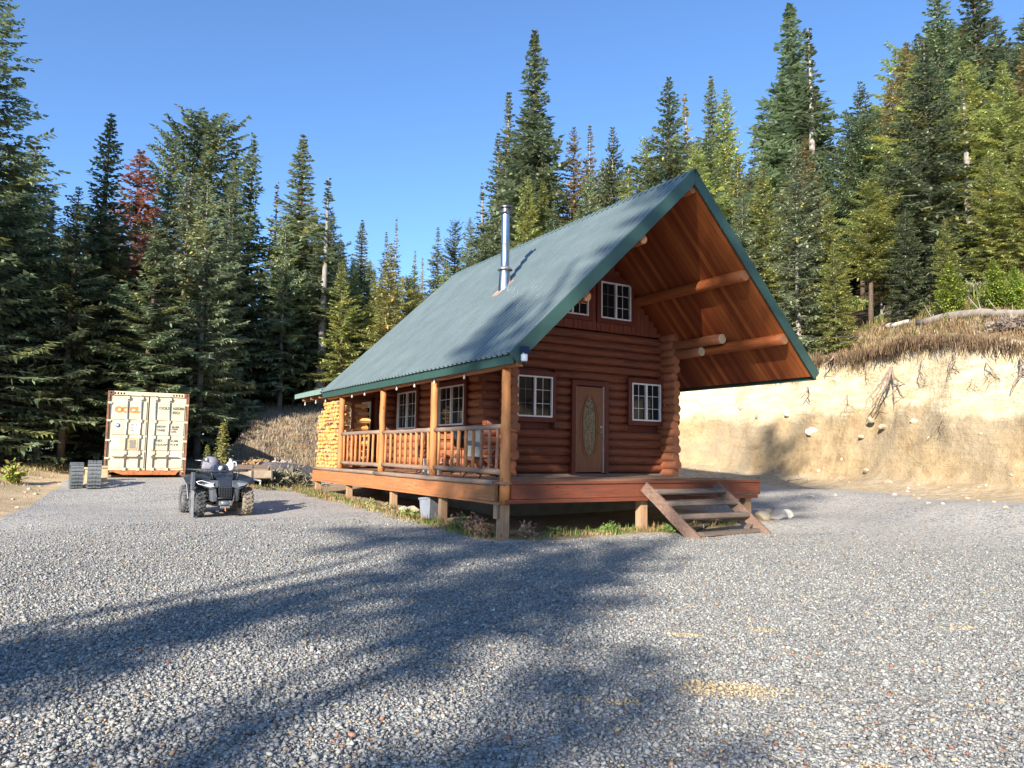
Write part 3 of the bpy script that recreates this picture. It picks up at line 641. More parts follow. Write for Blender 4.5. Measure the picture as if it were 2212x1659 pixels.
# front steps
st = empty('wooden_steps', (11.3, 11.1, -1.0), 'weathered grey wooden steps with log treads leading up to the deck', 'steps')
so = Vector((11.3, 11.1, -1.0))
def rel(p): return Vector(p) - so
STR = wood('stringer', (.20,.135,.105), (.11,.07,.055), 0, grey=(.36,.17,.08), greyamt=.5, sc=.7)
for a, b in (((10.13,11.60,-.17),(10.50,10.50,-1.18)), ((12.12,11.60,-.17),(12.47,10.52,-1.16))):
    m = MB(); m.beam(rel(a), rel(b), .055, .22, jit=.006, n=8); m.build('stringer', STR, st)
L0, L1 = (Vector((10.13,11.60,-.17)), Vector((10.50,10.50,-1.18))), (Vector((12.12,11.60,-.17)), Vector((12.47,10.52,-1.16)))
for f, w in ((.14,.20),(.36,.20),(.60,.20)):
    p = L0[0].lerp(L0[1], f); q = L1[0].lerp(L1[1], f); p.z = q.z = (p.z+q.z)/2 + .03
    m = MB(); m.beam(rel(p), rel(q), .25, .11, jit=.005, n=6); m.build('tread', GREYX, st, bevel=.03)
m = MB(); m.beam(rel((10.75,10.66,-1.06)), rel((12.5,10.72,-1.04)), .16, .07, jit=.006, n=5); m.beam(rel((12.15,10.78,-1.0)), rel((12.45,10.9,-.90)), .12, .04); m.build('ground_board', GREYX, st)
# ---------------------------------------------------------------- firewood, things on the porch
def split_mat():
    m = Mt('split_firewood'); oi = m.N('ShaderNodeObjectInfo'); co = m.coord((1,6,6)); g = m.noise(co, 3, 5)
    c = m.ramp(oi.outputs['Random'], [(0., (.62,.36,.10)), (.3, (.74,.47,.14)), (.55, (.66,.33,.10)), (.72, (.74,.50,.22)), (.84, (.42,.25,.14)), (1., (.36,.27,.22))])
    m.col(m.mix(m.ramp(g, [(.4,0.),(.7,.6)]), c, (.40,.2,.07))); m.bump(g, .5, .01); return m.set(.8, 0, .2)
SPLIT = split_mat()
protos = []
for k in range(7):
    m = MB(); n = random.choice((3,3,4,4,5)); r = .078; a0 = random.uniform(0, 6)
    poly = [(r*random.uniform(.75,1.1)*math.cos(a0+2*PI*i/n), r*random.uniform(.7,1.05)*math.sin(a0+2*PI*i/n)) for i in range(n)]
    V = [(-.2, y, z) for y, z in poly] + [(.2, y*.96, z*.97) for y, z in poly]
    m.add(V, [tuple(range(n)), tuple(range(2*n-1, n-1, -1))] + [(i, n+i, n+(i+1)%n, (i+1)%n) for i in range(n)])
    o = m.build('firewood_log', SPLIT, bevel=.006); protos.append(o)
used = set()
def firewood(x, y, z, sc, rz, label, group):
    k = random.randrange(7); o = protos[k]
    if k in used: o = o.copy(); C.objects.link(o)
    used.add(k); o.location = (x, y, z); o.rotation_euler = (random.uniform(0, 6.28), 0, rz); o.scale = (1, sc, sc)
    tag(o, label, 'firewood', group)
zz = .02; row = 0
while zz < 1.92:
    y = 21.32 + (.05 if row % 2 else 0); yend = 23.28 - max(0, zz-1.35)*1.15
    while y < yend:
        firewood(7.14+random.uniform(-.05,.05), y+random.uniform(-.01,.01), zz-.05+random.uniform(-.012,.012), random.uniform(.62,1.08), random.uniform(-.12,.12), 'split yellow firewood piece in the tall stack at the far end of the porch', 'firewood stacked at the far end of the porch')
        y += .128
    zz += .118; row += 1
for k in range(17):
    firewood(7.78+random.uniform(-.06,.06), 21.55+.16*(k % 2)+random.uniform(-.05,.05), .0+.112*k, random.uniform(.95,1.2), random.uniform(-.25,.25), 'split firewood piece in the short inner pile behind the far porch post', 'firewood in the inner pile behind the porch post')
for k, o in enumerate(protos):
    if k not in used: bpy.data.objects.remove(o)
def grill():
    g = empty('barbecue_grill', (8.15, 15.75, DZ), 'black barbecue grill standing behind the porch railing near the cabin corner', 'grill')
    m = MB(); m.lathe([(0,.62),(.16,.64),(.25,.74),(.27,.84)], 20); m.build('bowl', DARK, g)
    m = MB(); m.lathe([(.275,.845),(.26,.95),(.16,1.03),(0,1.05)], 20); m.build('lid', DARK, g)
    for a in (0, 120, 240):
        m = MB(); m.cyl((.12*math.cos(R(a)), .12*math.sin(R(a)), .68), (.28*math.cos(R(a)), .28*math.sin(R(a)), 0), .012); m.build('leg', GALV, g)
    m = MB(); m.box((-.5,-.2,.80), (-.28,.2,.825)); m.build('side_shelf', DARK, g)
grill()
def chair(loc, rz, label, fab):
    c = empty('folding_chair', loc, label, 'chair', rz=rz)
    m = MB(); m.add([(-.25,-.22,.42),(.25,-.22,.42),(.25,.22,.40),(-.25,.22,.40)], [(0,1,2,3)]); m.add([(-.25,-.22,.40),(.25,-.22,.40),(.25,.22,.38),(-.25,.22,.38)], [(3,2,1,0)]); m.build('seat', fab, c)
    m = MB(); m.box((-.25,.22,.42),(.25,.245,.98), Matrix.Rotation(R(8),4,'X') @ Matrix.Translation((0,.05,-.02))); m.build('backrest', fab, c)
    for sx in (-1, 1):
        for ya, yb in ((-.25,.22),(.25,-.22)): m = MB(); m.cyl((sx*.27,ya,0),(sx*.27,yb,.44 if ya < 0 else .62),.012); m.build('leg', DARK, c)
        m = MB(); m.box((sx*.27-.025,-.25,.60),(sx*.27+.025,.25,.625)); m.build('armrest', DARK, c)
chair((7.75, 14.1, DZ), R(100), 'folding chair with grey canvas back behind the nearest railing section', plain('grey_canvas', (.21,.23,.23), .9))
chair((7.9, 17.1, DZ), R(75), 'dark folding chair behind the middle railing section under the window', plain('black_canvas', (.03,.03,.035), .9))
def bucket(loc, label, mat, r=.15, h=.36):
    b = empty('bucket', loc, label, 'bucket'); m = MB(); m.lathe([(0,.0),(r*.85,0),(r,h),(r+.012,h),(r+.012,h-.02),(r-.012,h-.005),(r*.8,.02),(0,.02)], 20); m.build('tub', mat, b)
    m = MB(); m.tube([(r*math.cos(t), 0, h+.12*math.sin(t)*1.0) for t in [PI*i/10 for i in range(11)]], .004, 6); m.build('handle', GALV, b)
bucket((7.45, 16.1, DZ), 'white plastic bucket on the deck behind the middle railing section', WHITE)
bucket((7.5, 15.72, DZ), 'short white bucket on the deck beside the first middle baluster', plain('offwhite', (.62,.6,.62), .5), .13, .28)
bn = empty('storage_bin', (7.05, 15.05, hz(7.05,15.05)), 'grey plastic bin leaning under the deck beside a wooden pillar', 'bin')
m = MB(); q = [(.17,.0),(.21,.44),(.225,.44),(.225,.47),(.20,.47),(.165,.03)]
V = []; 
for (s_, z) in ((.16,0),(.205,.42),(.225,.42),(.225,.46),(.195,.46),(.155,.03)): V += [(-s_,-s_*.8,z),(s_,-s_*.8,z),(s_,s_*.8,z),(-s_,s_*.8,z)]
fs = [(3,2,1,0),(20,21,22,23)]+[(4*i+j, 4*i+(j+1)%4, 4*i+4+(j+1)%4, 4*i+4+j) for i in range(5) for j in range(4)]; m.add(V, fs); m.build('tub', plain('grey_bin', (.20,.22,.25), .5), bn); bn.rotation_euler = (R(-6), R(9), R(20))
m = MB(); m.tube([(-.1,-.02,.44),(-.08,-.02,.55),(.0,-.02,.60),(.08,-.02,.55),(.1,-.02,.44)], .012, 8); m.build('handle', DARK, bn)
ROCKM = plain('pale_rock', (.44,.37,.27), .85, c2=(.30,.24,.16), scale=4, bump=.5); ROCKG = plain('grey_rock', (.42,.40,.37), .85, c2=(.22,.2,.18), scale=4, bump=.5)
def rock(x, y, z, s, label, mat=ROCKM, seed=0, group=None, squash=.75):
    r_ = random.Random(seed); import bmesh
    b = bmesh.new(); bmesh.ops.create_icosphere(b, subdivisions=3, radius=s)
    cuts = [(Vector((r_.uniform(-1,1), r_.uniform(-1,1), r_.uniform(-1,1))).normalized(), s*r_.uniform(.55,.85)) for _ in range(11)]
    for v in b.verts:
        for n, d in cuts:
            e = v.co.dot(n)-d
            if e > 0: v.co -= n*e*.92
        v.co.z *= squash; v.co += Vector([float(vnoise(v.co.x*6/s*.2+seed, v.co.y*6/s*.2+v.co.z*9, 3))*s*.12 for _ in range(3)])
    me = bpy.data.meshes.new('rock'); b.to_mesh(me); b.free(); me.materials.append(mat); o = bpy.data.objects.new('rock', me); C.objects.link(o)
    o.location = (x, y, z + s*squash*.45); o.rotation_euler = (0, 0, r_.uniform(0, 6)); tag(o, label, 'rock', group); return o
rock(7.05,16.05,hz(7,16),.20,'large pale rock under the deck left of the grey bin', seed=1); rock(7.0,16.4,hz(7,16.4),.14,'dark-cracked grey rock under the deck beside the third pillar', ROCKG, seed=2); rock(7.3,15.6,hz(7.3,15.6),.15,'small white rock right behind the grey bin', seed=3)
for i, (x, y, s, lb, mt_) in enumerate(((13.78,11.75,.20,'tan block of stone right of the deck, leftmost of the pale rocks',ROCKM),(14.02,11.55,.24,'whitish boulder in the middle of the pale rocks right of the deck',ROCKG),(14.12,11.9,.22,'tall cream rock at the back of the pale rocks right of the deck',ROCKM),(14.45,11.65,.19,'flat bright rock, rightmost of the pale rocks right of the deck',plain('bright_rock',(.75,.7,.58),.85)),(14.0,12.6,.2,'grey rock partly shaded behind the pale rocks right of the deck',ROCKG))):
    rock(x, y, hz(x,y)-.03, s, lb, mt_, 20+i, squash=.8)
m = MB(); m.beam((7.15,18.0,hz(7.2,18)+.05),(7.25,20.0,hz(7.2,20)+.06),.22,.03); tag(m.build('loose_board', plain('old_board',(.34,.28,.22),.8), None), 'weathered board lying on the ground under the deck', 'board')
m = MB(); m.beam((11.0,11.35,hz(11,11.35)+.03),(12.3,11.9,hz(12,11.9)+.08),.22,.04); tag(m.build('loose_board', GREYX, None), 'grey plank lying on the ground beneath the wooden steps', 'board')
# ---------------------------------------------------------------- shipping container
def text(s_, size, mat, loc, parent, bold=0.0, rot=None, sx=1.0, name='lettering'):
    cu = bpy.data.curves.new('t', 'FONT'); cu.body = s_; cu.size = size; cu.offset = bold; cu.extrude = .002; cu.align_x = 'LEFT'
    o = bpy.data.objects.new('t', cu); C.objects.link(o); dg = bpy.context.evaluated_depsgraph_get(); me = bpy.data.meshes.new_from_object(o.evaluated_get(dg)); bpy.data.objects.remove(o)
    me.transform(Matrix.Scale(sx, 4, (1,0,0))); me.transform(Matrix.Rotation(R(90), 4, 'X')); me.materials.clear(); me.materials.append(mat)
    n = bpy.data.objects.new(name, me); C.objects.link(n); n.location = loc; n.parent = parent; return n
p0 = at(313, 1027, 27.2); cont = empty('shipping_container', p0, 'cream shipping container with rusty frame and orange lettering on its doors', 'container', rz=R(-3.4))
def contmat():
    m = Mt('cream_container_paint'); co = m.coord(); n = m.noise(m.coord((1,1,.5)), 3.5, 6, .7); r = m.ramp(n, [(.60, 0.), (.72, .8)])
    c = m.mix(m.ramp(m.noise(co, 1.2, 4), [(.4,0.),(.7,1.)]), (.64,.56,.39), (.56,.47,.30)); sx = m.N('ShaderNodeSeparateXYZ'); m.L(co, sx.inputs[0])
    low = m.ramp(sx.outputs[2], [(0.1, 1.), (.55, .12)]); m.col(m.mix(m.math('MULTIPLY', r, low), c, (.50,.22,.08))); return m.set(.55, 0, .4)
CP = contmat(); W_, H_, L_ = 2.40, 2.70, 6.06; hw = W_/2
m = MB(); 
for sx in (-1, 1):                                                   # corrugated sides
    prof = []; y = .12
    while y < L_-.12:
        prof += [(y,0),(y+.07,0),(y+.10,.036),(y+.17,.036),(y+.20,0)]; y += .27
    V = [(sx*(hw-.02-d), y, z) for z in (.15, H_-.1) for y, d in prof]; n = len(prof); m.add(V, [(i, i+1, n+i+1, n+i) for i in range(n-1)])
m.box((-hw+.03,.1,.1),(hw-.03,L_-.05,.16)); m.box((-hw+.03,.1,H_-.07),(hw-.03,L_-.05,H_-.03)); m.box((-hw+.05,L_-.08,.1),(hw-.05,L_-.04,H_-.05)); m.build('body', CP, cont)
m = MB()
for sx in (-1, 1): m.box((sx*hw-.06 if sx > 0 else -hw, .0, .118), (hw if sx > 0 else -hw+.06, .12, H_-.118)); m.box((hw-.06 if sx > 0 else -hw, .178, H_-.1), (hw if sx > 0 else -hw+.06, L_, H_)); m.box((hw-.08 if sx > 0 else -hw, .178, .02), (hw if sx > 0 else -hw+.08, L_, .15))
m.build('frame', RUST, cont)
m = MB(); m.box((-hw+.06,.01,H_-.125),(hw-.06,.12,H_-.0)); m.build('header', CP, cont)
m = MB(); m.add([(-hw+.55,.0,.02),(hw-.3,.0,.02),(hw-.2,.0,.16),(-hw+.12,.0,.16),(-hw+.3,.0,.10)]+[(-hw+.55,.1,.02),(hw-.3,.1,.02),(hw-.2,.1,.16),(-hw+.12,.1,.16),(-hw+.3,.1,.10)], [(0,1,2,3,4),(9,8,7,6,5)]+[(i,5+i,5+(i+1)%5,(i+1)%5) for i in range(5)]); m.build('sill', ORUST, cont)
for sx in (-1, 1):
    for z in (.0, H_-.118):
        x0 = -hw if sx < 0 else hw-.162; m = MB(); m.box((x0,-.008,z),(x0+.162,.178,z+.118)); c = m.build('corner_casting', RUST, cont, bevel=.008)
        m = MB(); m.lathe([(0,0),(.03,0),(.03,.004),(0,.004)], 12, Matrix.Translation((x0+.08,-.012,z+.06)) @ Matrix.Rotation(R(90),4,'X')); m.build('lock_hole', DARK, c)
for sx in (-1, 1):
    x0, x1 = (-hw+.075, -.012) if sx < 0 else (.012, hw-.075); z0, z1 = .165, H_-.135
    m = MB(); m.box((x0,.055,z0),(x1,.075,z1))
    zl = [z0+.04, .78, 1.27, 1.76, z1-.16]
    for a, b in zip(zl[:-1], zl[1:]): m.box((x0+.085,.028,a+.035),(x1-.045,.056,b-.02))
    d = m.build('door', CP, cont, bevel=.006)
    m = MB(); m.box((x0-.008,.045,z0-.01),(x0,.07,z1+.01)); m.box((x1,.045,z0-.01),(x1+.008,.07,z1+.01)); m.build('gasket', DARK, d)
    rods = (-.62,-.22) if sx < 0 else (.20,.62)
    for rx in rods:
        m = MB(); m.cyl((rx,-.0,.13),(rx,-.0,H_-.10), .018, n=10); m.build('lock_rod', GALV, d)
        m = MB()
        for z in (.20,.72,1.24,1.75,H_-.2): m.box((rx-.045,-.018,z-.045),(rx+.045,.03,z+.045))
        m.build('rod_bracket', CP, d)
        m = MB(); m.box((rx+.02 if sx > 0 else rx-.36,-.03,.575),(rx+.36 if sx > 0 else rx-.02,-.012,.605)); m.box((rx-.05,-.035,.55),(rx+.05,-.01,.63)); m.build('handle', plain('rusty_handle',(.16,.12,.10),.7,.3), d)
    m = MB()
    for z in (.55,1.12,1.75,2.32): m.box(((-hw+.01) if sx < 0 else hw-.13,-.005,z-.03),((-hw+.13) if sx < 0 else hw-.01,.03,z+.03))
    m.build('hinge', CP, d)
ORG = plain('orange_letter', (.80,.24,.07), .6, var=.15); BLK = plain('grey_letter', (.16,.15,.13), .6); BLU = plain('blue_mark', (.05,.16,.50), .5)
text('O', .235, ORG, (-.98,.020,2.03), cont, .02, sx=1.2); text('C', .235, ORG, (-.79,.020,2.03), cont, .02, sx=1.2); text('C', .235, ORG, (-.575,.020,2.03), cont, .02, sx=1.15); text('L', .235, ORG, (-.385,.020,2.03), cont, .02, sx=1.15)
text('OOLU', .125, BLK, (.30,.020,2.16), cont, .004); text('1625380 5', .125, BLK, (.70,.020,2.16), cont, .004, sx=.80); text('45G1', .125, BLK, (.70,.020,2.02), cont, .004, sx=.9)
for s_, x, z, sz in (('MGW',.27,1.56,.10),('TARE',.27,1.44,.10),('30,480',.70,1.56,.085),('67,200',.70,1.49,.07),('3,900',.70,1.41,.07),('NET',.26,1.10,.10),('CU.CAP',.26,.97,.095),('26,580',.69,1.10,.085),('76.3 M',.69,.98,.085)): text(s_, sz, BLK, (x,.020,z), cont, .003)
m = MB(); m.box((-.54,.019,1.37),(-.25,.027,1.70)); m.build('sticker', WHITE, cont)
for s_, z in (("40' HC",1.60),('GL',1.50),('442',1.41)): text(s_, .075, BLK, (-.50,.016,z), cont, .002)
m = MB(); m.lathe([(0,0),(.07,0),(.07,.006),(0,.006)], 24, Matrix.Translation((-.87,.024,1.60)) @ Matrix.Rotation(R(90),4,'X')); m.build('round_emblem', BLU, cont)
m = MB(); m.lathe([(.018,0),(.04,0),(.04,.004),(.018,.004)], 16, Matrix.Translation((-.87,.017,1.60)) @ Matrix.Rotation(R(90),4,'X')); m.build('emblem_ring', plain('emblem_pale',(.6,.68,.75),.5), cont)
m = MB(); m.box((-1.03,.020,.92),(-.77,.027,1.17)); m.build('faded_sticker', plain('faded_blue',(.66,.72,.74),.6,c2=(.74,.72,.6),scale=20), cont)
m = MB(); m.box((-.55,.016,.84),(-.28,.027,1.20)); m.build('rusty_plate', plain('plate_rust',(.55,.24,.11),.8,c2=(.7,.5,.3),scale=9), cont); m = MB(); m.box((-.50,.012,.87),(-.32,.018,1.14)); m.build('data_plate', plain('plate_grey',(.27,.25,.21),.5), cont)
m = MB(); m.box((.66,.020,.58),(1.02,.027,.77)); m.build('white_patch', WHITE, cont)
m = MB()
for x0 in (-1.02, .70):
    for k in range(4): m.box((x0+k*.085, .004, H_-.10),(x0+k*.085+.045,.010,H_-.04))
m.build('hazard_stripes', DARK, cont)
# ---------------------------------------------------------------- two spare rubber track units
def track(px, py, dist, label, w=.34, h=.62, rz=0):
    p = at(px, py, dist); p.z = hz(p.x, p.y); t = empty('track_unit', p, label, 'track unit', 'rubber track units left beside the container', rz=rz)
    loop = []; Ld = .62
    for k in range(28):
        a = 2*PI*k/28; y = Ld/2*math.cos(a); z = h/2 + h/2*math.sin(a); z = h*(.5+.5*max(-1, min(1, 1.25*math.sin(a)))); loop.append((y, z))
    m = MB(); V = []
    for y, z in loop:
        c = Vector((0, y, z-h/2)).normalized()
        V += [(-w/2, y, z), (w/2, y, z), (w/2, y-c.y*.03, z-c.z*.03), (-w/2, y-c.y*.03, z-c.z*.03)]
    n = len(loop); m.add(V, [(4*k+i, 4*k+(i+1)%4, 4*((k+1)%n)+(i+1)%4, 4*((k+1)%n)+i) for k in range(n) for i in range(4)])
    for k in range(n):
        y, z = loop[k]; y2, z2 = loop[(k+1)%n]; c = Vector((0, (y+y2)/2, (z+z2)/2-h/2)).normalized(); cc = Vector((0,(y+y2)/2,(z+z2)/2))
        for a, b in ((-w/2,-w*.14),(-w*.08,w*.08),(w*.14,w/2)): m.beam(cc+c*.014+Vector((a,0,0)), cc+c*.014+Vector((b,0,0)), .032, .028, up=tuple(c))
    m.build('belt', RUBG, t)
    for sx in (-1, 1):
        m = MB(); m.lathe([(.05,-.02),(.13,-.02),(.13,.02),(.05,.02)], 18, Matrix.Translation((sx*w*.3,0,h*.62)) @ Matrix.Rotation(R(90),4,'Y')); 
        for y in (-.2,0,.2): m.lathe([(.02,-.02),(.075,-.02),(.075,.02),(.02,.02)], 14, Matrix.Translation((sx*w*.3,y,.12)) @ Matrix.Rotation(R(90),4,'Y'))
        m.build('wheels', DARK, t)
RUBG = plain('dusty_rubber', (.155,.165,.17), .8, c2=(.11,.12,.125), scale=10)
track(164, 1036, 24.3, 'grey rubber track unit standing on gravel, left of the pair by the container', .31, .68, R(3)); track(203, 1036, 24.0, 'taller grey rubber track unit standing on gravel, next to the container', .34, .74, R(-2))
for (bx, by, w, h, lb) in ((221,1028,.24,.42,'pale wooden block standing between the track units and the container'),(188,1028,.12,.40,'narrow pale wooden post between the two track units')):
    p = at(bx, by, 25.2); p.z = hz(p.x,p.y); m = MB(); m.beam((0,0,-.02),(0,0,h),w,w,up=(0,1,0),jit=.006,n=3); m.beam((0,0,h-.02),(0,0,h+.035),w+.06,w+.06,up=(0,1,0)); o = m.build('timber_block', plain('pale_timber',(.66,.50,.30),.7,c2=(.5,.34,.18)), None); o.location = p; tag(o, lb, 'timber')
# ---------------------------------------------------------------- quad bike
av = empty('quad_bike', (3.18, 18.36, -1.035), 'black all-terrain quad bike parked on gravel facing the camera', 'quad bike', rz=R(2))
av.location.z = hz(3.18, 18.3)+.0
BODY = plain('dark_body_plastic', (.030,.036,.048), .34, var=.25, spec=.6); BODYG = plain('grey_body_plastic', (.085,.095,.11), .4); MUD = plain('dried_mud', (.40,.31,.19), .9, c2=(.12,.1,.08), scale=7)
TYM = plain('muddy_tyre', (.34,.285,.20), .9, c2=(.07,.065,.06), scale=6, bump=.4); TYD = plain('dusty_tyre', (.12,.12,.12), .9, c2=(.045,.045,.048), scale=6, bump=.4)
def atvwheel(x, y, w, mat, steer=0):
    r = .325; M = Matrix.Translation((x, y, r)) @ Matrix.Rotation(steer, 4, 'Z') @ Matrix.Rotation(R(90), 4, 'Y')
    m = MB(); m.lathe([(.17,-w*.42),(.22,-w*.5),(.275,-w*.49),(.30,-w*.40),(.308,0),(.30,w*.40),(.275,w*.49),(.22,w*.5),(.17,w*.42)], 30, M)
    for k in range(20):
        a = 2*PI*k/20
        for s_, da in ((-1,0),(1,PI/20)):
            for z0, z1, sk in ((.02,.28,.10),(.31,.50,-.04)):
                c0 = M @ Vector((.312*math.cos(a+da), .312*math.sin(a+da), s_*w*z0)); rr_2 = .312 if z1 < .4 else .292
                c1 = M @ Vector((rr_2*math.cos(a+da+sk), rr_2*math.sin(a+da+sk), s_*w*z1)); up = (M.to_3x3() @ Vector((math.cos(a+da), math.sin(a+da), 0)))
                m.beam(c0, c1, .030, .032, up=tuple(up))
    wl = m.build('wheel', mat, av)
    m = MB(); m.lathe([(0,-w*.25),(.06,-w*.3),(.10,-w*.2),(.155,-w*.30),(.18,-w*.40),(.18,w*.40),(.155,w*.30),(.10,w*.2),(.06,w*.3),(0,w*.25)], 24, M); m.build('rim', GALV, wl)
for x, y, w, mt_, st_ in ((-.50,-.62,.24,TYD,.05),(.50,-.62,.24,TYM,.05),(-.49,.66,.27,TYD,0),(.49,.66,.27,TYM,0)): atvwheel(x, y, w, mt_, st_)
def panel(name, mat, pts, faces, th=.012, parent=None, sub=True):
    import bmesh
    b = bmesh.new(); vs_ = [b.verts.new(p) for p in pts]
    for f in faces: b.faces.new([vs_[i] for i in f])
    bmesh.ops.recalc_face_normals(b, faces=b.faces[:]); me = bpy.data.meshes.new(name); b.to_mesh(me); b.free(); me.materials.append(mat)
    o = bpy.data.objects.new(name, me); C.objects.link(o); o.parent = parent or av
    s_ = o.modifiers.new('s', 'SOLIDIFY'); s_.thickness = th; s_.offset = 0
    v = o.modifiers.new('b', 'BEVEL'); v.width = .012; v.segments = 2; v.limit_method = 'ANGLE'
    return o
# hood and nose: centre panel
panel('hood', BODY, [(-.20,-.30,.98),(.20,-.30,.98),(.24,-.62,.93),(-.24,-.62,.93),(.15,-.90,.80),(-.15,-.90,.80),(.13,-.94,.66),(-.13,-.94,.66)], [(0,1,2,3),(3,2,4,5),(5,4,6,7)], .02)
for s_ in (-1, 1):
    f = panel('front_fender', BODY, [(s_*a, b, c) for a, b, c in ((.20,-.30,.97),(.24,-.62,.925),(.52,-.40,.90),(.60,-.44,.86),(.62,-.80,.84),(.30,-.86,.80),(.64,-.26,.72),(.66,-.36,.70),(.655,-.86,.72),(.50,-.92,.74),(.46,-.12,.86),(.60,-.06,.62))],
      [(0,1,5,2),(2,5,4,3),(3,4,8,7),(4,5,9,8),(0,2,10),(2,3,7,6),(10,2,6,11)], .016)
    h = panel('headlight_housing', BODYG, [(s_*a, b, c) for a, b, c in ((.15,-.90,.80),(.30,-.87,.80),(.50,-.925,.745),(.46,-.94,.68),(.28,-.965,.60),(.14,-.945,.66))], [(0,1,2,3,4,5)], .03)
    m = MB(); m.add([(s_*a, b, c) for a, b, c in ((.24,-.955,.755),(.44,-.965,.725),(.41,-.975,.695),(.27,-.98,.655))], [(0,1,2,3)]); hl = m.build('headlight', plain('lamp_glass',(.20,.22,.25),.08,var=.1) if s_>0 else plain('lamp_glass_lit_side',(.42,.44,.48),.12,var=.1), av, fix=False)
    sm_ = hl.modifiers.new('s','SOLIDIFY'); sm_.thickness = .015
    panel('nose_strut', BODYG, [(s_*a, b, c) for a, b, c in ((.28,-.955,.60),(.20,-.965,.62),(.17,-.97,.36),(.25,-.96,.34),(.30,-.90,.36),(.32,-.88,.60))], [(0,1,2,3),(0,3,4,5)], .025)
    panel('side_skirt', BODY, [(s_*a, b, c) for a, b, c in ((.30,-.18,.84),(.60,-.06,.62),(.58,.05,.34),(.30,.0,.32))], [(0,1,2,3)], .015)
    panel('rear_fender', BODY, [(s_*a, b, c) for a, b, c in ((.22,.25,.86),(.22,1.0,.88),(.60,1.0,.84),(.64,.40,.82),(.60,.22,.68),(.58,.10,.36),(.30,.05,.34))], [(0,1,2,3),(0,3,4),(0,4,5,6)], .016)
    m = MB(); m.box((s_*.58-.12*(s_>0)-.0,-.28,.30),(s_*.58+.12*(s_<0),.30,.33)); m.build('footrest', DARK, av)
    m = MB(); m.cyl((s_*.15,-.62,.30),(s_*.42,-.62,.33),.022); m.cyl((s_*.15,-.50,.30),(s_*.42,-.60,.33),.02); m.cyl((s_*.15,-.60,.48),(s_*.42,-.62,.46),.02); m.cyl((s_*.22,-.60,.82),(s_*.40,-.62,.38),.035); m.build('suspension_arm', MUD if s_ < 0 else DARK, av)
m = MB(); out = [(-.60,-.925,.775),(-.50,-.945,.80),(-.30,-.985,.74),(-.245,-.99,.67),(-.32,-.99,.66),(-.56,-.95,.73)]
m.tube([Vector(p) for p in out+[out[0]]], .007, 6); m.build('white_outline_decal', WHITE, av)
m = MB(); m.box((-.14,-.955,.40),(.14,-.90,.66)); gr = m.build('grille', DKGREY, av)
m = MB()
for k in range(7): m.box((-.13,-.965,.43+k*.032),(.13,-.955,.437+k*.032))
for k in range(5): m.box((-.12+k*.055,-.968,.43),(-.114+k*.055,-.957,.65))
m.build('grille_bars', DARK, gr)
m = MB(); m.tube([(-.16,-.97,.38),(-.15,-1.0,.42),(.15,-1.0,.42),(.16,-.97,.38)], .018, 8); m.tube([(-.20,-.95,.62),(-.18,-.99,.40),(-.14,-.99,.24),(.14,-.99,.24),(.18,-.99,.40),(.20,-.95,.62)], .018, 8); m.build('front_bumper', DARK, av)
m = MB(); m.cyl((-.08,-.96,.31),(.08,-.96,.31),.055,n=16); m.box((.08,-1.0,.26),(.14,-.92,.36)); m.box((-.13,-1.0,.26),(-.08,-.92,.36)); m.box((-.10,-1.01,.20),(.10,-.985,.25)); w_ = m.build('winch', GALV, av, bevel=.005)
m = MB(); m.tube([(0,-1.02,.22),(0,-1.05,.18),(.02,-1.03,.14),(.0,-1.0,.16)], .012, 8); m.build('tow_hook', ORUST, w_)
m = MB(); m.box((-.20,-.85,.24),(.20,.85,.28)); m.box((-.14,-.80,.28),(.14,.85,.55)); m.box((-.18,-.3,.5),(.18,.9,.80)); m.build('chassis', DARK, av)
m = MB(); m.cyl((-.45,.66,.325),(.45,.66,.325),.04); m.cyl((-.45,-.62,.325),(.45,-.62,.325),.025); m.build('axle', DARK, av)
m = MB(); z = 1.0                                                     # front rack
m.tube([(-.48,-.34,z),(-.50,-.80,z),(-.40,-.88,z),(.40,-.88,z),(.50,-.80,z),(.48,-.34,z),(-.48,-.34,z)], .013, 8)
for k in range(8): x = -.40+k*.115; m.cyl((x,-.34,z),(x,-.88,z),.009)
for x in (-.3,.3): m.cyl((x,-.6,z),(x,-.6,.90),.012); m.cyl((x,-.85,z),(x*.8,-.85,.82),.012)
m.build('front_rack', DKGREY, av)
m = MB(); z = 1.0
m.tube([(-.44,.45,z),(-.46,1.05,z),(.46,1.05,z),(.44,.45,z),(-.44,.45,z)], .014, 8)
for k in range(6): x = -.35+k*.14; m.cyl((x,.45,z),(x,1.05,z),.009)
for x in (-.3,.3): m.cyl((x,.7,z),(x,.7,.87),.012)
m.build('rear_rack', DKGREY, av)
m = MB(); m.prism([(-.17,.82),(.17,.82),(.19,.92),(.12,1.0),(-.12,1.0),(-.19,.92)], -.02, .75); m.build('seat', DARK, av, bevel=.03)
m = MB(); m.prism([(-.14,.72),(.14,.72),(.15,.94),(.08,1.02),(-.08,1.02),(-.15,.94)], -.34, .0); m.build('fuel_tank_cover', BODYG, av, bevel=.02)
m = MB(); m.tube([(-.40,-.08,1.22),(-.27,-.14,1.22),(-.12,-.24,1.12),(.12,-.24,1.12),(.27,-.14,1.22),(.40,-.08,1.22)], .012, 8); m.cyl((0,-.24,1.10),(0,-.34,.85),.025); hb = m.build('handlebar', GALV, av)
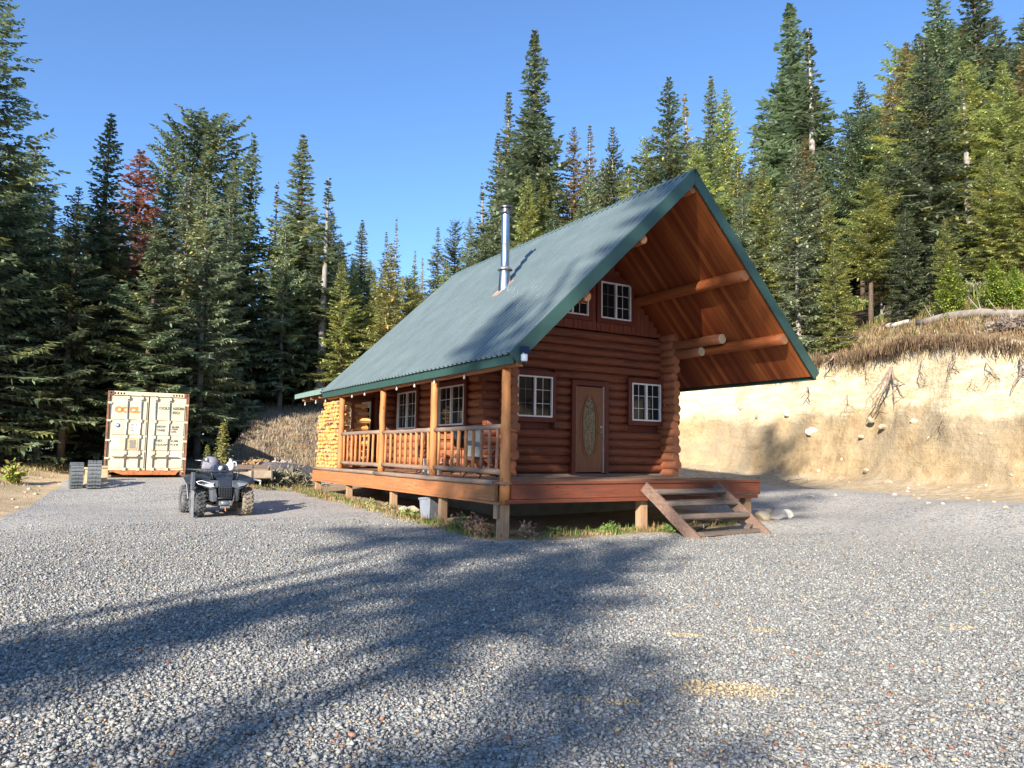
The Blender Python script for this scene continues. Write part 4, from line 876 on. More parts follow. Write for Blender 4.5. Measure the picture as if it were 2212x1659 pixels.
for s_ in (-1,1):
    m = MB(); m.cyl((s_*.29,-.13,1.22),(s_*.41,-.075,1.22),.021); m.build('grip', DARK, hb)
    m = MB(); m.tube([(s_*.26,-.19,1.21),(s_*.36,-.19,1.22),(s_*.50,-.13,1.225)], .009, 6); m.lathe([(0,-.04),(.045,-.04),(.05,.04),(0,.05)], 12, Matrix.Translation((s_*.26,-.17,1.23))); m.build('brake_lever', GALV, hb)
m = MB(); m.prism([(-.17,.98),(.17,.98),(.20,1.06),(.15,1.13),(-.15,1.13),(-.20,1.06)], -.40, -.20); m.build('handlebar_pod', plain('blue_black_pod',(.03,.045,.09),.22,var=.2,spec=.7), av, bevel=.03)
m = MB(); m.lathe([(0,0),(.055,0),(.06,-.02),(0,-.025)], 18, Matrix.Translation((0,-.41,1.05)) @ Matrix.Rotation(R(-90),4,'X')); m.build('pod_lamp', plain('pod_glass',(.5,.55,.6),.1), av)
mir = empty('fender_flare', (0,0,0)); mir.parent = av
m = MB(); m.box((-.70,-.95,.60),(-.62,-.80,.98)); m.build('flare_upright', BODYG, mir, bevel=.015); m = MB(); m.beam((-.66,-.9,.60),(-.64,-.86,.02),.05,.03,up=(0,1,0)); m.build('flare_rod', plain('grey_rod',(.30,.31,.33),.5), mir)
c = empty('cargo_bag', av.location+Vector((-.02,.72,1.0)), 'lumpy grey bag strapped on the rear rack of the quad bike', 'bag')
m = MB(); m.lathe([(0,0),(.20,.0),(.22,.08),(.19,.22),(.09,.30),(0,.31)], 16); o = m.build('bag_body', plain('grey_cloth',(.25,.24,.29),.9,c2=(.15,.15,.18),scale=6,bump=.6), c)
m = MB(); m.tube([(-.23,-.05,.05),(-.17,-.06,.22),(0,-.06,.315),(.17,-.06,.22),(.23,-.05,.05)], .012, 6); m.build('strap', DARK, c)
c = empty('white_jug', av.location+Vector((.24,-.30,1.0)), 'small white plastic jug resting on the front rack of the quad bike', 'jug')
m = MB(); m.lathe([(0,0),(.085,0),(.10,.03),(.10,.12),(.06,.19),(.03,.21),(.03,.24),(0,.24)], 14); m.build('jug_body', WHITE, c)
m = MB(); m.tube([(.05,-.03,.20),(.11,-.03,.19),(.12,-.03,.12),(.09,-.03,.06)], .012, 6); m.build('handle', WHITE, c)
# ---------------------------------------------------------------- wooden trailer beyond the quad bike
tp = at(543, 1024, 25.0); tp.z = hz(tp.x, tp.y); tr = empty('utility_trailer', tp, 'small weathered wooden utility trailer parked below the grassy mound', 'trailer', rz=R(8))
TW = plain('trailer_panel', (.55,.46,.33), .8, c2=(.34,.26,.18), scale=3); TB = wood('trailer_board', (.30,.22,.17), (.2,.14,.1), 0, greyamt=.4)
m = MB(); m.box((-.62,-.02,.27),(-.02,.02,.50)); m.box((.02,-.02,.27),(.62,.02,.50)); m.build('side_panel', TW, tr)
m = MB(); m.box((-.62,-.03,.54),(.02,.02,.68)); m.box((.03,-.03,.55),(.50,.02,.68)); m.build('side_board', TB, tr)
m = MB(); m.box((-.62,1.8,.27),(.62,1.84,.66)); m.box((-.64,0,.27),(-.60,1.8,.66)); m.box((.60,0,.27),(.64,1.8,.66)); m.box((-.62,.0,.24),(.62,1.82,.27)); m.build('trailer_bed', TB, tr)
for x in (-.64,.0,.64): m = MB(); m.box((x-.02,-.045,.20),(x+.02,-.02,.72)); m.build('stake', GALV, tr)
for sx in (-1,1):
    m = MB(); m.lathe([(.10,-.07),(.22,-.08),(.24,-.05),(.24,.05),(.22,.08),(.10,.07)], 20, Matrix.Translation((sx*.5,.8,.24)) @ Matrix.Rotation(R(90),4,'Y')); m.build('wheel', RUB, tr)
m = MB(); m.cyl((0,0,.25),(.05,-.7,.2),.03); m.cyl((.05,-.66,.2),(.05,-.66,.0),.025); m.build('drawbar', GALV, tr)
tq = at(515, 985, 27.5); tq.z = hz(tq.x, tq.y)
m = MB(); V = []; nx_, ny_ = 14, 9
for j in range(ny_):
    for i in range(nx_):
        u, v = i/(nx_-1), j/(ny_-1); x = (u-.5)*2.6; y = (v-.5)*1.8; e = min(1, 4.2*min(u,1-u,v,1-v)); V.append((x, y, e*(.82-.35*u+.14*float(vnoise(x*2,y*2,7)))+.02))
m = MB(); V = [(v[0]*1.25, v[1]*.8, v[2]*.9) for v in V]; m.add(V, [(j*nx_+i, j*nx_+i+1, (j+1)*nx_+i+1, (j+1)*nx_+i) for j in range(ny_-1) for i in range(nx_-1)], True)
o = m.build('tarp', plain('dusty_tarp',(.16,.15,.15),.7,c2=(.09,.085,.09),bump=.6), None); o.location = at(622, 990, 27.6); o.location.z = hz(o.location.x, o.location.y)-.05; o.rotation_euler = (0,0,R(25)); tag(o, 'faded grey tarp bundled among dry grass left of the woodpile', 'tarp')
# ---------------------------------------------------------------- trees
def bark(name, c1, c2):
    m = Mt(name); n = m.noise(m.coord((6,6,1.5)), 2.5, 6, .7); m.col(m.mix(m.ramp(n, [(.35,0.),(.65,1.)]), c2, c1)); m.bump(n, .8, .03); return m.set(.9, 0, .2)
BARKG = bark('grey_bark', (.38,.35,.31), (.15,.13,.115)); BARKB = bark('brown_bark', (.17,.125,.09), (.06,.045,.035))
def needle(name, c):
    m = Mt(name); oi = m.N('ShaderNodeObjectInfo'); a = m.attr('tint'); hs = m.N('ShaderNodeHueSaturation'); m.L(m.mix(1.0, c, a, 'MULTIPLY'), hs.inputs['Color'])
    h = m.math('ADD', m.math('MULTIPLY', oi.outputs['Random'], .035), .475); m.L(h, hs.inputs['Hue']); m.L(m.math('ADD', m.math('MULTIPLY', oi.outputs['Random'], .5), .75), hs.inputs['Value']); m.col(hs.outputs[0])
    tr_ = m.N('ShaderNodeBsdfTranslucent'); m.L(hs.outputs[0], tr_.inputs[0]); ms = m.N('ShaderNodeMixShader'); ms.inputs[0].default_value = .40
    m.set(.8, 0, .12); out = m.t.nodes['Material Output']; m.L(m.p.outputs[0], ms.inputs[1]); m.L(tr_.outputs[0], ms.inputs[2]); m.L(ms.outputs[0], out.inputs[0]); return m.m
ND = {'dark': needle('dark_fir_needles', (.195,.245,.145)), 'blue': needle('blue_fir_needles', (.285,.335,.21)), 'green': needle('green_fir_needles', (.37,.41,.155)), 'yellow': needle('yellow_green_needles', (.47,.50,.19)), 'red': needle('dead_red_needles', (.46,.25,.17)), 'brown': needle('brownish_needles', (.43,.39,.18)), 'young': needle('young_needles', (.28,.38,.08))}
def tree_mesh(seed, H=20.0, rad=2.3, start=.12, shape='fir', dens=1.0, droop=.25, gap=.0, tw=.50, wd=.088, whorl=.38):
    r = np.random.default_rng(seed); Q = []; CO_ = []; TB_ = MB()
    random.seed(seed); pts = []; lean = r.uniform(-.012,.012,2)
    for k in range(9): z = H*k/8; pts.append(((lean[0]*z + .03*math.sin(k*1.3+seed)), lean[1]*z, z*.995))
    rb = .0095*H+.03; TB_.tube(pts, [rb*(1-k/8)**.85+.012 for k in range(9)], 8, .05)
    z = H*start; nb = 0
    while z < H*.992:
        f = (z/H-start)/(1-start)
        if shape == 'fir': pr = (1-f)**.80*(1-.45*math.exp(-f*9))
        elif shape == 'spire': pr = (1-f)**1.15*(1-.35*math.exp(-f*9))
        elif shape == 'pine': pr = math.sqrt(max(0, 1-f**2.2))*(.45+.55*min(1, f*3.5))
        else: pr = (1-f)**.9
        lf = 1 + .6*float(vnoise(z*.55, seed, 2)); n = int(r.integers(4, 7)*dens+.5)
        a0 = r.uniform(0, 6.28)
        for b in range(n):
            if r.random() < gap: continue
            az = a0 + 2*PI*b/n + r.normal(0, .25); L = rad*pr*lf*(1+.8*float(vnoise(math.cos(az)*1.5+z*.35, math.sin(az)*1.5, seed)))*r.uniform(.62, 1.18) + .06
            el = (.62*f**1.6 - droop*(1-f)*1.4 + r.normal(0,.09)); dz0 = math.tan(max(-.9, min(1.1, el)))
            nseg = max(2, int(L/.095)); u = (np.arange(nseg)+.6)/nseg*r.uniform(.97,1.03)
            cz = dz0*u*L + .22*L*u**2.2*(1-.6*f) ; ca, sa = math.cos(az), math.sin(az); curve = r.normal(0,.10)
            px = (ca*u - sa*curve*u*u)*L; py = (sa*u + ca*curve*u*u)*L; pz = z + cz
            x0, y0 = lean[0]*z, lean[1]*z
            tipc = (.68+.5*u)*r.uniform(.75,1.25); bh = np.array([1.0,1.0,.95]) + (np.array([.35,.12,-.25]) if r.random() < .16 else 0)*r.uniform(.3,1)  # tips lighter: pale new growth, plus sunlit shading put into the needle colour
            if L > .9: TB_.add([(x0,y0,z-.02),(x0,y0,z+.02),(x0+px[-1]*.8, y0+py[-1]*.8, z+cz[-1]*.72)], [(0,1,2)])
            for side in (-1, 1, 0):
                if side == 0: sel = np.arange(0, nseg, 2)
                else: sel = np.arange(nseg)[r.random(nseg) < .93]
                k_ = len(sel)
                if not k_: continue
                ang = az + side*(.95 + r.normal(0,.2,k_)); tl = tw*(1.0-.55*f**3)*(.55+1.5*u[sel]*(1.12-u[sel]))*r.uniform(.6,1.3,k_)*min(1, .45+L*.6)
                dx = np.cos(ang)*tl; dy = np.sin(ang)*tl; dz = -tl*(.18 + r.normal(0,.16,k_)) + (tl*.35*f) - (.5*tl if side == 0 else 0)*1.0
                if side == 0: dx *= .35; dy *= .35
                P = np.stack([x0+px[sel], y0+py[sel], pz[sel]], 1); D = np.stack([dx,dy,dz], 1)
                nrm = np.stack([r.normal(0,.45,k_), r.normal(0,.45,k_), np.ones(k_)], 1); Wv = np.cross(D, nrm); Wv /= (np.linalg.norm(Wv, axis=1)[:,None]+1e-6); Wv *= (wd*r.uniform(.6,1.25,k_))[:,None]
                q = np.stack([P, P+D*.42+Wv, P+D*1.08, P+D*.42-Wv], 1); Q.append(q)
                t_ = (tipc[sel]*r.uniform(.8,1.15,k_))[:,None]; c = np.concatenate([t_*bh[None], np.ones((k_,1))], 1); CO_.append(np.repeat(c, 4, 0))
        z += whorl*r.uniform(.75,1.25)*(1 if f < .85 else .7)*(H/20)**.5
    # dead twigs low on the stem
    zz = .6
    while zz < H*start+2.0:
        a = r.uniform(0,6.28); L = r.uniform(.3,1.1)*min(1,rad/1.5); e = Vector((math.cos(a)*L, math.sin(a)*L, zz-.25*L)); TB_.add([(0,0,zz-.015),(0,0,zz+.015),tuple(e)], [(0,1,2)]); zz += r.uniform(.12,.35)
    Q = np.concatenate(Q); V = Q.reshape(-1, 3); return V, np.arange(len(V)).reshape(-1, 4), np.concatenate(CO_), TB_
PROTO = {}
SPEC = {   # name: (seed, kwargs, bark)
 'fir_a': (11, dict(rad=3.3, start=.06), 0), 'fir_b': (12, dict(rad=2.9, start=.10, dens=1.05), 0), 'fir_c': (13, dict(rad=3.6, start=.16, gap=.10), 1), 'fir_d': (19, dict(rad=3.2, start=.22, gap=.05, droop=.35), 0),
 'spire_a': (21, dict(rad=3.0, start=.05, shape='spire', dens=1.15), 1), 'spire_b': (22, dict(rad=2.5, start=.12, shape='spire', gap=.12), 0), 'pine_a': (31, dict(rad=3.3, start=.25, shape='pine', droop=-.05, dens=1.4, tw=.5), 1), 'pine_b': (32, dict(rad=2.7, start=.35, shape='pine', droop=-.1, gap=.15), 1),
 'sparse': (41, dict(rad=1.7, start=.15, gap=.38, shape='spire'), 0), 'broad': (51, dict(rad=4.0, start=.04, dens=1.15, tw=.44, wd=.085), 1), 'young': (61, dict(H=4.0, rad=1.1, start=.04, tw=.24, wd=.06, whorl=.16, droop=-.35), 1), 'stalk': (71, dict(H=2.2, rad=.22, start=.08, tw=.14, wd=.035, whorl=.13, droop=-.3), 1),
 'tall_fir': (91, dict(rad=3.0, start=.58, gap=.05), 1), 'high_fir': (92, dict(rad=2.6, start=.74, gap=.05), 1), 'tip_fir': (93, dict(rad=3.2, start=.80, gap=.04), 1), 'big': (81, dict(rad=3.4, start=.03, dens=1.25, tw=.32, wd=.06, whorl=.27), 1)}
def get_proto(kind, colr):
    if (kind, colr) in PROTO: return PROTO[(kind, colr)]
    if kind not in PROTO:
        seed, kw, bk_ = SPEC[kind]; V, F_, CC, TB_ = tree_mesh(seed, **kw)
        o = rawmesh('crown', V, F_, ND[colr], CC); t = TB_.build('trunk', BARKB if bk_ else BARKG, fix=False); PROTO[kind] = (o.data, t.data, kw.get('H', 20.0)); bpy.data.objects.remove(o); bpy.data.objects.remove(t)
    cd, td, H = PROTO[kind]; d = cd.copy(); d.materials.clear(); d.materials.append(ND[colr]); PROTO[(kind, colr)] = (d, td, H); return PROTO[(kind, colr)]
TREES = []
def tree(x, y, ztop, kind, colr, label, group=None, wf=1.0, name=None, zb=None, cat='tree'):
    zb = hgt(x, y)-.15 if zb is None else zb; h = max(.8, ztop-zb); cd, td, H = get_proto(kind, colr); s_ = h/H
    nm = name or ('pine_tree' if 'pine' in kind else 'young_fir' if kind == 'young' else 'fir_tree')
    e_ = empty(nm, (x, y, zb), label, cat, group, rz=random.uniform(0, 6.28)); w = wf*s_**.75 if H > 10 else wf*s_; e_.scale = (w, w, s_)
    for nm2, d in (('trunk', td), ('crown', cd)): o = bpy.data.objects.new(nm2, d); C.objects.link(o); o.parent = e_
    TREES.append((x, y)); return e_
def tpx(px, ptop, dist, kind, colr, label, wf=1.0, group=None, **k):
    p = at(px, ptop, dist); return tree(p.x, p.y, p.z, kind, colr, label, group, wf, **k)
random.seed(5)
TL = [
 (2,-60,34,'big','dark','tall dark fir filling the far left edge of the view',1.35),(52,330,37,'fir_a','dark','dark fir just right of the tall leftmost fir',1.0),
 (120,428,36,'spire_b','blue','small pointed fir showing between the left edge fir and the tall slender fir',1),(172,405,34,'fir_c','dark','ragged dark fir standing directly behind the track units',1.0),
 (236,237,37,'spire_a','dark','tall slender dark fir rising above the left end of the container',1.35),(292,322,41,'fir_c','red','dead fir with rust red needles behind the slender dark fir',1.35),(325,470,47,'fir_b','red','lower red-brown dying fir right of the taller red one',.9),
 (372,297,42,'pine_b','dark','narrow open-crowned dark conifer left of the big round-topped pine',.75),(446,250,46,'pine_a','dark','large round-topped pine high above the right side of the container',1.15),(500,292,46,'sparse','blue','thin open fir touching the right flank of the round-topped pine',1.3),
 (412,372,37,'fir_d','blue','pale blue-green fir with a long bare grey trunk behind the container',1.0),(458,388,36,'fir_b','blue','lighter green fir in front of the round-topped pine',1.0),(500,435,38,'spire_b','blue','narrow fir with dead grey lower trunk right of the container',1.1),
 (544,286,45,'spire_a','dark','slim pointed fir between the round-topped pine and the broad left-centre fir',1.1),(597,392,46,'sparse','brown','thin brownish fir in the gap left of the broad left-centre fir',1.2),(622,470,42,'fir_d','blue','grey-trunked fir in front of the broad left-centre fir',.9),
 (656,290,44,'spire_a','blue','broad pointed fir, tallest above the quad bike and trailer',1.55),(709,385,42,'sparse','dark','open-branched fir on the right shoulder of the broad left-centre fir',1.7),(684,455,43,'fir_b','dark','dark fir overlapping the broad left-centre fir in front',.9),
 (745,560,40,'fir_c','green','mid green fir at the left foot of the skyline dip',.9),(783,474,52,'spire_a','blue','pointed fir standing at the left side of the skyline dip',1.3),(765,560,46,'fir_b','green','bushy green fir left of the bright yellow-green conifer',1.0),
 (836,500,56,'spire_b','dark','fir top poking up behind the bright yellow-green conifer',1.0),(858,468,60,'sparse','blue','very thin sparse fir top at the lowest part of the skyline',.9),(843,520,38,'fir_a','yellow','bright yellow-green conifer standing left of the roof slope',.95),(880,600,40,'pine_a','yellow','golden conifer peeking above the rear roof edge',.7),
 (895,540,62,'spire_b','green','short green fir in the middle of the skyline dip',1.0),(915,555,66,'sparse','brown','thin bare-topped fir in the middle of the skyline dip',1.2),(945,490,60,'spire_b','blue','dark pointed fir right of the skyline dip',1.3),(985,478,62,'pine_b','dark','open-topped fir between the skyline dip and the tall spire group',.8),(962,560,52,'fir_b','green','green fir below the pointed one right of the skyline dip',.9),
 (1018,470,60,'fir_b','blue','fir at the left foot of the tall spire group',.9),(1047,392,58,'sparse','blue','slim fir on the left fringe of the tall spire group',1.5),(1078,282,58,'spire_b','dark','pointed fir left of the tall spire, third highest of that group',1.3),(1105,196,57,'spire_b','blue','second highest fir, directly left of the tallest central spire',1.4),
 (1157,56,55,'spire_a','dark','tallest spire-shaped fir rising behind the stove pipe',1.45),(1140,380,50,'fir_b','green','green fir in front of the tallest central spire',1.0),(1195,430,48,'fir_a','dark','dark bushy fir at the right foot of the tallest central spire',.9),
 (1245,272,56,'fir_c','brown','olive brown fir, left one of a close pair above the ridge',.9),(1276,270,57,'spire_b','brown','olive brown fir, right one of a close pair above the ridge',1.1),(1325,268,56,'fir_a','dark','bluish dark fir right of the olive brown pair',.9),(1352,345,52,'sparse','green','thin light green fir standing right of the bluish dark fir',1.7),
 (1396,300,60,'pine_b','green','loose-crowned fir left of the big fir above the ridge peak',.9),(1438,168,58,'fir_c','dark','big dense fir towering left above the roof peak',1.15),(1490,200,62,'sparse','brown','thin brownish fir directly above the roof peak',1.6),(1537,162,61,'spire_a','blue','tall blue-green fir just right of the roof peak',1.2),(1562,195,60,'fir_b','green','green fir with pale trunk, second one right of the roof peak',1.0),
 (1590,330,54,'fir_d','green','pale-trunked fir halfway down behind the right roof slope',1.0),(1625,290,62,'spire_b','blue','narrow fir between the roof peak firs and the tall dark double fir',1.2),(1660,245,60,'spire_b','green','slim green fir at the left side of the tall dark double fir',1.1),
 (1711,-2,52,'spire_a','dark','tall dark blue fir with brown tip right of the cabin, left of a bare snag',1.75),(1752,64,50,'sparse','dark','snag-like fir with long pale trunk beside the tall dark blue fir',1.7),(1735,290,44,'fir_c','brown','golden brown-tinged fir in front of the tall dark blue fir',1.0),
 (1716,300,33,'fir_a','blue','pale silvery fir with grey trunk right behind the roof corner',.95),(1650,360,37,'fir_b','green','light green fir rising behind the right roof slope',1.1),(1600,420,36,'fir_a','blue','blue-green fir partly hidden by the right roof slope',1.0),
 (1790,420,36,'fir_c','green','olive green fir between the silvery fir and the leaning trunk',.9),(1857,175,50,'fir_d','dark','fir standing alone at the left end of the high right-hand treeline',1.0),(1873,395,34,'pine_b','green','conifer with thick bare brown trunk and high crown above the bank',1.25),(1897,440,36,'fir_d','brown','slim bare-trunked tree right of the thick brown trunk',.6),
 (1958,95,52,'fir_c','brown','brown-topped fir left of the pale-trunked giant',1.2),(1925,170,50,'fir_b','brown','olive fir below the brown-topped fir on the right',1.0),(1990,70,54,'fir_b','dark','fir directly behind and left of the pale-trunked giant',1.0),(2028,-40,46,'fir_d','dark','very tall fir with a long pale trunk, cut by the top of the picture',1.0),
 (2092,-55,48,'fir_c','dark','very tall fir cut by the top edge, second right of the pale trunk',1.2),(2150,40,50,'fir_a','dark','broad tall fir near the upper right corner',1.2),(2085,160,38,'sparse','green','slender fir with a bare white trunk in the dense right-hand stand',1.9),(2165,130,37,'fir_a','green','bright green dense fir near the right edge of the picture',1.1),(2215,20,42,'fir_b','dark','dark fir cut off by the right edge of the picture',1.2),
 (1925,330,40,'fir_c','dark','dense dark fir in the middle of the right-hand stand',1.1),(1985,300,38,'fir_a','green','green fir in the front row left of the white trunk',1.0),(2050,260,40,'fir_b','dark','dark fir in the front row behind the white trunk',1.1),(2130,330,34,'fir_a','green','low bushy fir in the front row right of the white trunk',1.1),(2205,300,33,'broad','green','wide low-branched fir in front at the right edge',.95),
 (1950,450,32,'fir_b','dark','short dark fir just above the brush pile',1.0),(2040,470,31,'fir_a','green','short green fir behind the young bright pine',.9),(1800,520,31,'fir_a','green','short green fir above the left end of the bank',1.0),
]
for px, pt, ds, kd, cl, lb, wf in TL: tpx(px, pt, ds, kd, cl, lb, wf)
YT = [(2055,568,690,'bright young pine above the long grey log'),(2150,560,670,'bright young pine left of the one at the right edge'),(2195,575,668,'bright young pine at the right edge above the grey log'),(1985,605,655,'small green fir seedling behind the mossy brush mound'),(1800,610,690,'small fir at the left end of the bank top'),(1885,655,695,'knee-high green fir beside the short fallen log'),(2110,640,680,'knee-high fir seedling close above the long grey log')]
for px, pt, pb, lb in YT:
    q = hit(px, pb); dd = math.hypot(q.x, q.y); tree(q.x, q.y, max(at(px, pt, dd).z, q.z+.6), 'young', 'young', lb, None, 1.0)
def filler(n, u0, u1, d0, d1, h0, h1, kinds, cols_, lbl, grp):
    k = 0; tries = 0
    while k < n and tries < 3000:
        tries += 1; px = random.uniform(u0, u1); d = random.uniform(d0, d1); p = at(px, 900, d)
        if 470 < px < 760 and d < 42: continue
        if min(((p.x-a)**2+(p.y-b)**2 for a, b in TREES), default=99) < 2.2**2: continue
        zb = hgt(p.x, p.y); hmax = ALLOW(px, d) - zb; h = min(random.uniform(h0, h1), hmax)
        if h < 5: continue
        kd = random.choice(kinds); cl = random.choice(cols_); w_ = {'fir_a':'full-skirted','fir_b':'slender','fir_c':'ragged','fir_d':'bare-stemmed','broad':'wide','spire_a':'pointed','pine_a':'round-topped'}[kd] + {'dark':' dark','blue':' blue-green','green':' light green','brown':' brownish'}[cl]
        tree(p.x, p.y, zb+h, kd, cl, w_ + ' ' + lbl, grp, random.uniform(.95, 1.25)); k += 1
SKY = [(0,60),(60,300),(90,440),(150,440),(236,260),(300,340),(340,480),(372,320),(446,270),(520,360),(600,430),(656,310),(720,420),(750,570),(783,490),(820,540),(900,570),(1000,520),(1047,420),(1105,230),(1157,90),(1200,330),(1230,400),(1260,300),(1325,290),(1380,330),(1438,190),(1500,260),(1560,220),(1620,330),(1711,60),(1752,90),(1790,420),(1857,210),(1925,190),(1960,110),(2030,0),(2212,40)]
def ALLOW(px, d):
    xs = [s[0] for s in SKY]; ys = [s[1] for s in SKY]; y = max(np.interp(px-14, xs, ys), np.interp(px, xs, ys), np.interp(px+14, xs, ys)) + 45; return at(px, y, d).z
filler(34, -60, 760, 33, 62, 11, 22, ['fir_a','fir_b','fir_c','fir_d','broad'], ['dark','dark','blue','green'], 'fir deep in the forest behind the container', 'firs in the forest behind the container')
filler(22, 740, 1250, 44, 85, 9, 20, ['fir_a','fir_b','spire_a','broad'], ['dark','blue','green','green'], 'fir in the distant stand behind the cabin roof', 'firs in the distant stand behind the roof')
filler(26, 1180, 1760, 44, 80, 9, 22, ['fir_a','fir_b','broad','fir_c'], ['dark','blue','green'], 'fir on the wooded slope behind the roof peak', 'firs on the slope behind the roof peak')
filler(40, 1700, 2300, 33, 66, 9, 24, ['fir_a','fir_b','broad','fir_c','pine_a'], ['dark','green','brown','green','dark'], 'fir in the dense stand on the slope above the bank', 'firs in the stand above the bank')
filler(7, -40, 130, 33, 40, 4, 8, ['broad','fir_a'], ['dark'], 'low fir at the forest edge behind the container', 'low firs at the forest edge')
# trees standing left of and behind the viewpoint: they shade the yard and show in the window panes
OFF = [(-22.0,-8.6,21.3,'spire_b','dark',.72),(-27.1,-10.7,22.6,'high_fir','dark',0.85),(-19.1,-5.8,11.1,'spire_b','dark',1.15),(-20.7,-10.1,14.8,'tip_fir','dark',.95),(-29.2,-16.2,30.3,'high_fir','dark',0.8),(-19.5,-11.6,11.5,'tip_fir','dark',1.0),(-40,-8,19,'fir_b','dark',1),(-38,0,17,'fir_a','dark',1)]
for x, y, zt, kd, cl, wf in OFF: tree(x, y, zt, kd, cl, 'dark fir outside the picture, left of and behind the viewpoint', 'firs around the yard outside the picture', wf, zb=-1.4)
for x, y, zt in ((-9,31,19),(-12.5,26,20),(-8,36,21),(-14,33,20),(-18,28,21),(-6,41,20),(-19,38,22)): tree(x, y, zt, random.choice(['fir_a','fir_b','broad']), 'dark', 'dark fir outside the picture on its left side', 'firs left of the picture', 1.1, zb=-1.0)
for x, y, zt in ((6,-26,17),(-4,-30,16),(16,-24,18),(-12,-34,19),(24,-20,20),(12,-36,22),(0,-40,20),(28,-8,19),(30,-30,24)): tree(x, y, zt, random.choice(['fir_a','fir_b','broad']), random.choice(['dark','green']), 'dark fir outside the picture, far behind the viewpoint', 'firs behind the viewpoint', 1.1, zb=-1.2)
# ---------------------------------------------------------------- undergrowth, roots, fallen logs, stones
def tufts(name, pts, hs, cols_, label, cat, spread=.10, nb=14, width=.006, curl=.5, kind='stuff'):
    n = len(pts)*nb; P = np.repeat(np.array(pts), nb, 0) + np.c_[rng.normal(0, spread, (n,2)), np.zeros(n)]; h = np.repeat(np.array(hs), nb)*rng.uniform(.45,1.15,n)
    a = rng.uniform(0,6.28,n); le = rng.uniform(.1,curl,n)*h; d = np.stack([np.cos(a)*le, np.sin(a)*le, h], 1); w = np.stack([-np.sin(a), np.cos(a), np.zeros(n)], 1)*width*rng.uniform(.6,1.5,n)[:,None]
    V = np.stack([P-w, P+w, P+d*[.45,.45,.6]+w*.8, P+d, P+d*[.45,.45,.6]-w*.8], 1).reshape(-1,3); F_ = np.arange(len(V)).reshape(-1,5)
    ci = np.repeat(rng.integers(0, len(cols_), len(pts)), nb); c = np.array(cols_)[ci]*rng.uniform(.7,1.2,(n,1)); c = np.repeat(np.c_[c, np.ones(n)], 5, 0)
    m = Mt(name+'_mat'); m.col(m.attr('tint')); m.set(.85, 0, .1)
    o = rawmesh(name, V, F_, m.m, c); tag(o, label, cat, kind=kind); return o
def bankpts(n, x0, x1, t0, t1, prob=None):
    out = []
    for _ in range(n*6):
        i = random.randrange(len(BPS)); t = random.uniform(t0, t1); q = BQS[i]; T = q[0]+q[2]+t
        x = BPS[i,0]+BN[i,0]*T; y = BPS[i,1]+BN[i,1]*T
        if not (x0 < y-.0*x < x1): continue
        if prob and random.random() > prob(x, y): continue
        z = float(bank_profile(q, BT[i], np.float64(T), float(ground_h(BPS[i,0], BPS[i,1])))); out.append((x, y, z-.02))
        if len(out) >= n: break
    return out
BR = [(.30,.19,.10),(.22,.15,.09),(.36,.27,.15),(.40,.33,.20),(.18,.11,.06)]; GRN = [(.13,.17,.04),(.20,.22,.06),(.10,.13,.04)]
pp_ = bankpts(5200, 0, 27, -.30, 3.6); tufts('dry_grass', pp_, [random.uniform(.07,.28) for _ in pp_], BR+BR+GRN[:1], 'dry brown grass and roots matting the top of the earth bank', 'grass', nb=13)
fr = []
for (x, y, z) in bankpts(1500, -2, 26, -.12, .10):
    q_ = Vector((-x, -y, 0)).normalized()*random.uniform(.15, .5); fr.append((x+q_.x, y+q_.y, z-random.uniform(.0,.12)))
tufts('root_fringe', fr, [-random.uniform(.10,.50) for _ in fr], [(.16,.105,.06),(.22,.15,.09),(.11,.075,.045)], 'dark tangled fine roots overhanging the lip of the earth bank', 'roots', nb=10, spread=.14, width=.006, curl=.4)
pp_ = bankpts(3600, 0, 30, 2.5, 10, lambda x, y: 1); pp_ = [p for p in pp_ if fbm(p[0]*.4, p[1]*.4, 3, 11) > -.1]; tufts('slope_grass', pp_, [random.uniform(.12,.45) for _ in pp_], GRN+GRN+BR[:2]+[(.30,.30,.08)], 'green and yellow undergrowth on the slope below the trees', 'undergrowth', nb=12, width=.010, spread=.16)
mp = []
for _ in range(14000):
    x = random.uniform(2.5, 16); y = random.uniform(27.5, 43)
    i, t = bank_st(x, y)
    if t > -.5 and BQS[i,2] > 2 and (x-0)**2 > 0: mp.append((x, y, hgt(x, y)-.02))
MG = [(.42,.30,.19),(.34,.25,.16),(.46,.38,.26),(.30,.26,.19),(.38,.33,.29)]
tufts('mound_grass', mp[:6500], [random.uniform(.08,.30) for _ in mp[:6500]], MG, 'dry tan grass covering the mound left of the woodpile', 'grass', nb=12, width=.008)
dp = []
for _ in range(520):
    y = random.uniform(11.9, 24); x = 6.72 + random.gauss(0,.16) + .12*float(vnoise(y*1.2,0,4)); dp.append((x, y, hz(x,y)))
for _ in range(130):
    x = random.uniform(7.2, 13); y = 11.75 + random.gauss(0,.14); dp.append((x, y, hz(x,y)))
for _ in range(300): x = random.uniform(4.6, 7); y = random.uniform(24, 27.5); dp.append((x, y, hz(x,y)))
tufts('deck_weeds', dp, [random.choice((.05,.07,.10,.16)) for _ in dp], [(.16,.22,.05),(.12,.17,.04),(.36,.25,.13),(.42,.31,.17),(.25,.16,.08)], 'short green weeds and dry grass along the foot of the deck', 'weeds', nb=18, spread=.07, width=.006)
sp_ = [(x, y, hz(x,y)) for x, y in ((random.gauss(float(gravel_left(yy))-1.9,.5), yy) for yy in [random.uniform(17,33) for _ in range(500)])]
tufts('berm_grass', sp_, [random.uniform(.04,.14) for _ in sp_], [(.45,.36,.2),(.28,.28,.1),(.35,.25,.13)], 'sparse dry grass on the sandy edge of the driveway', 'grass', nb=9)
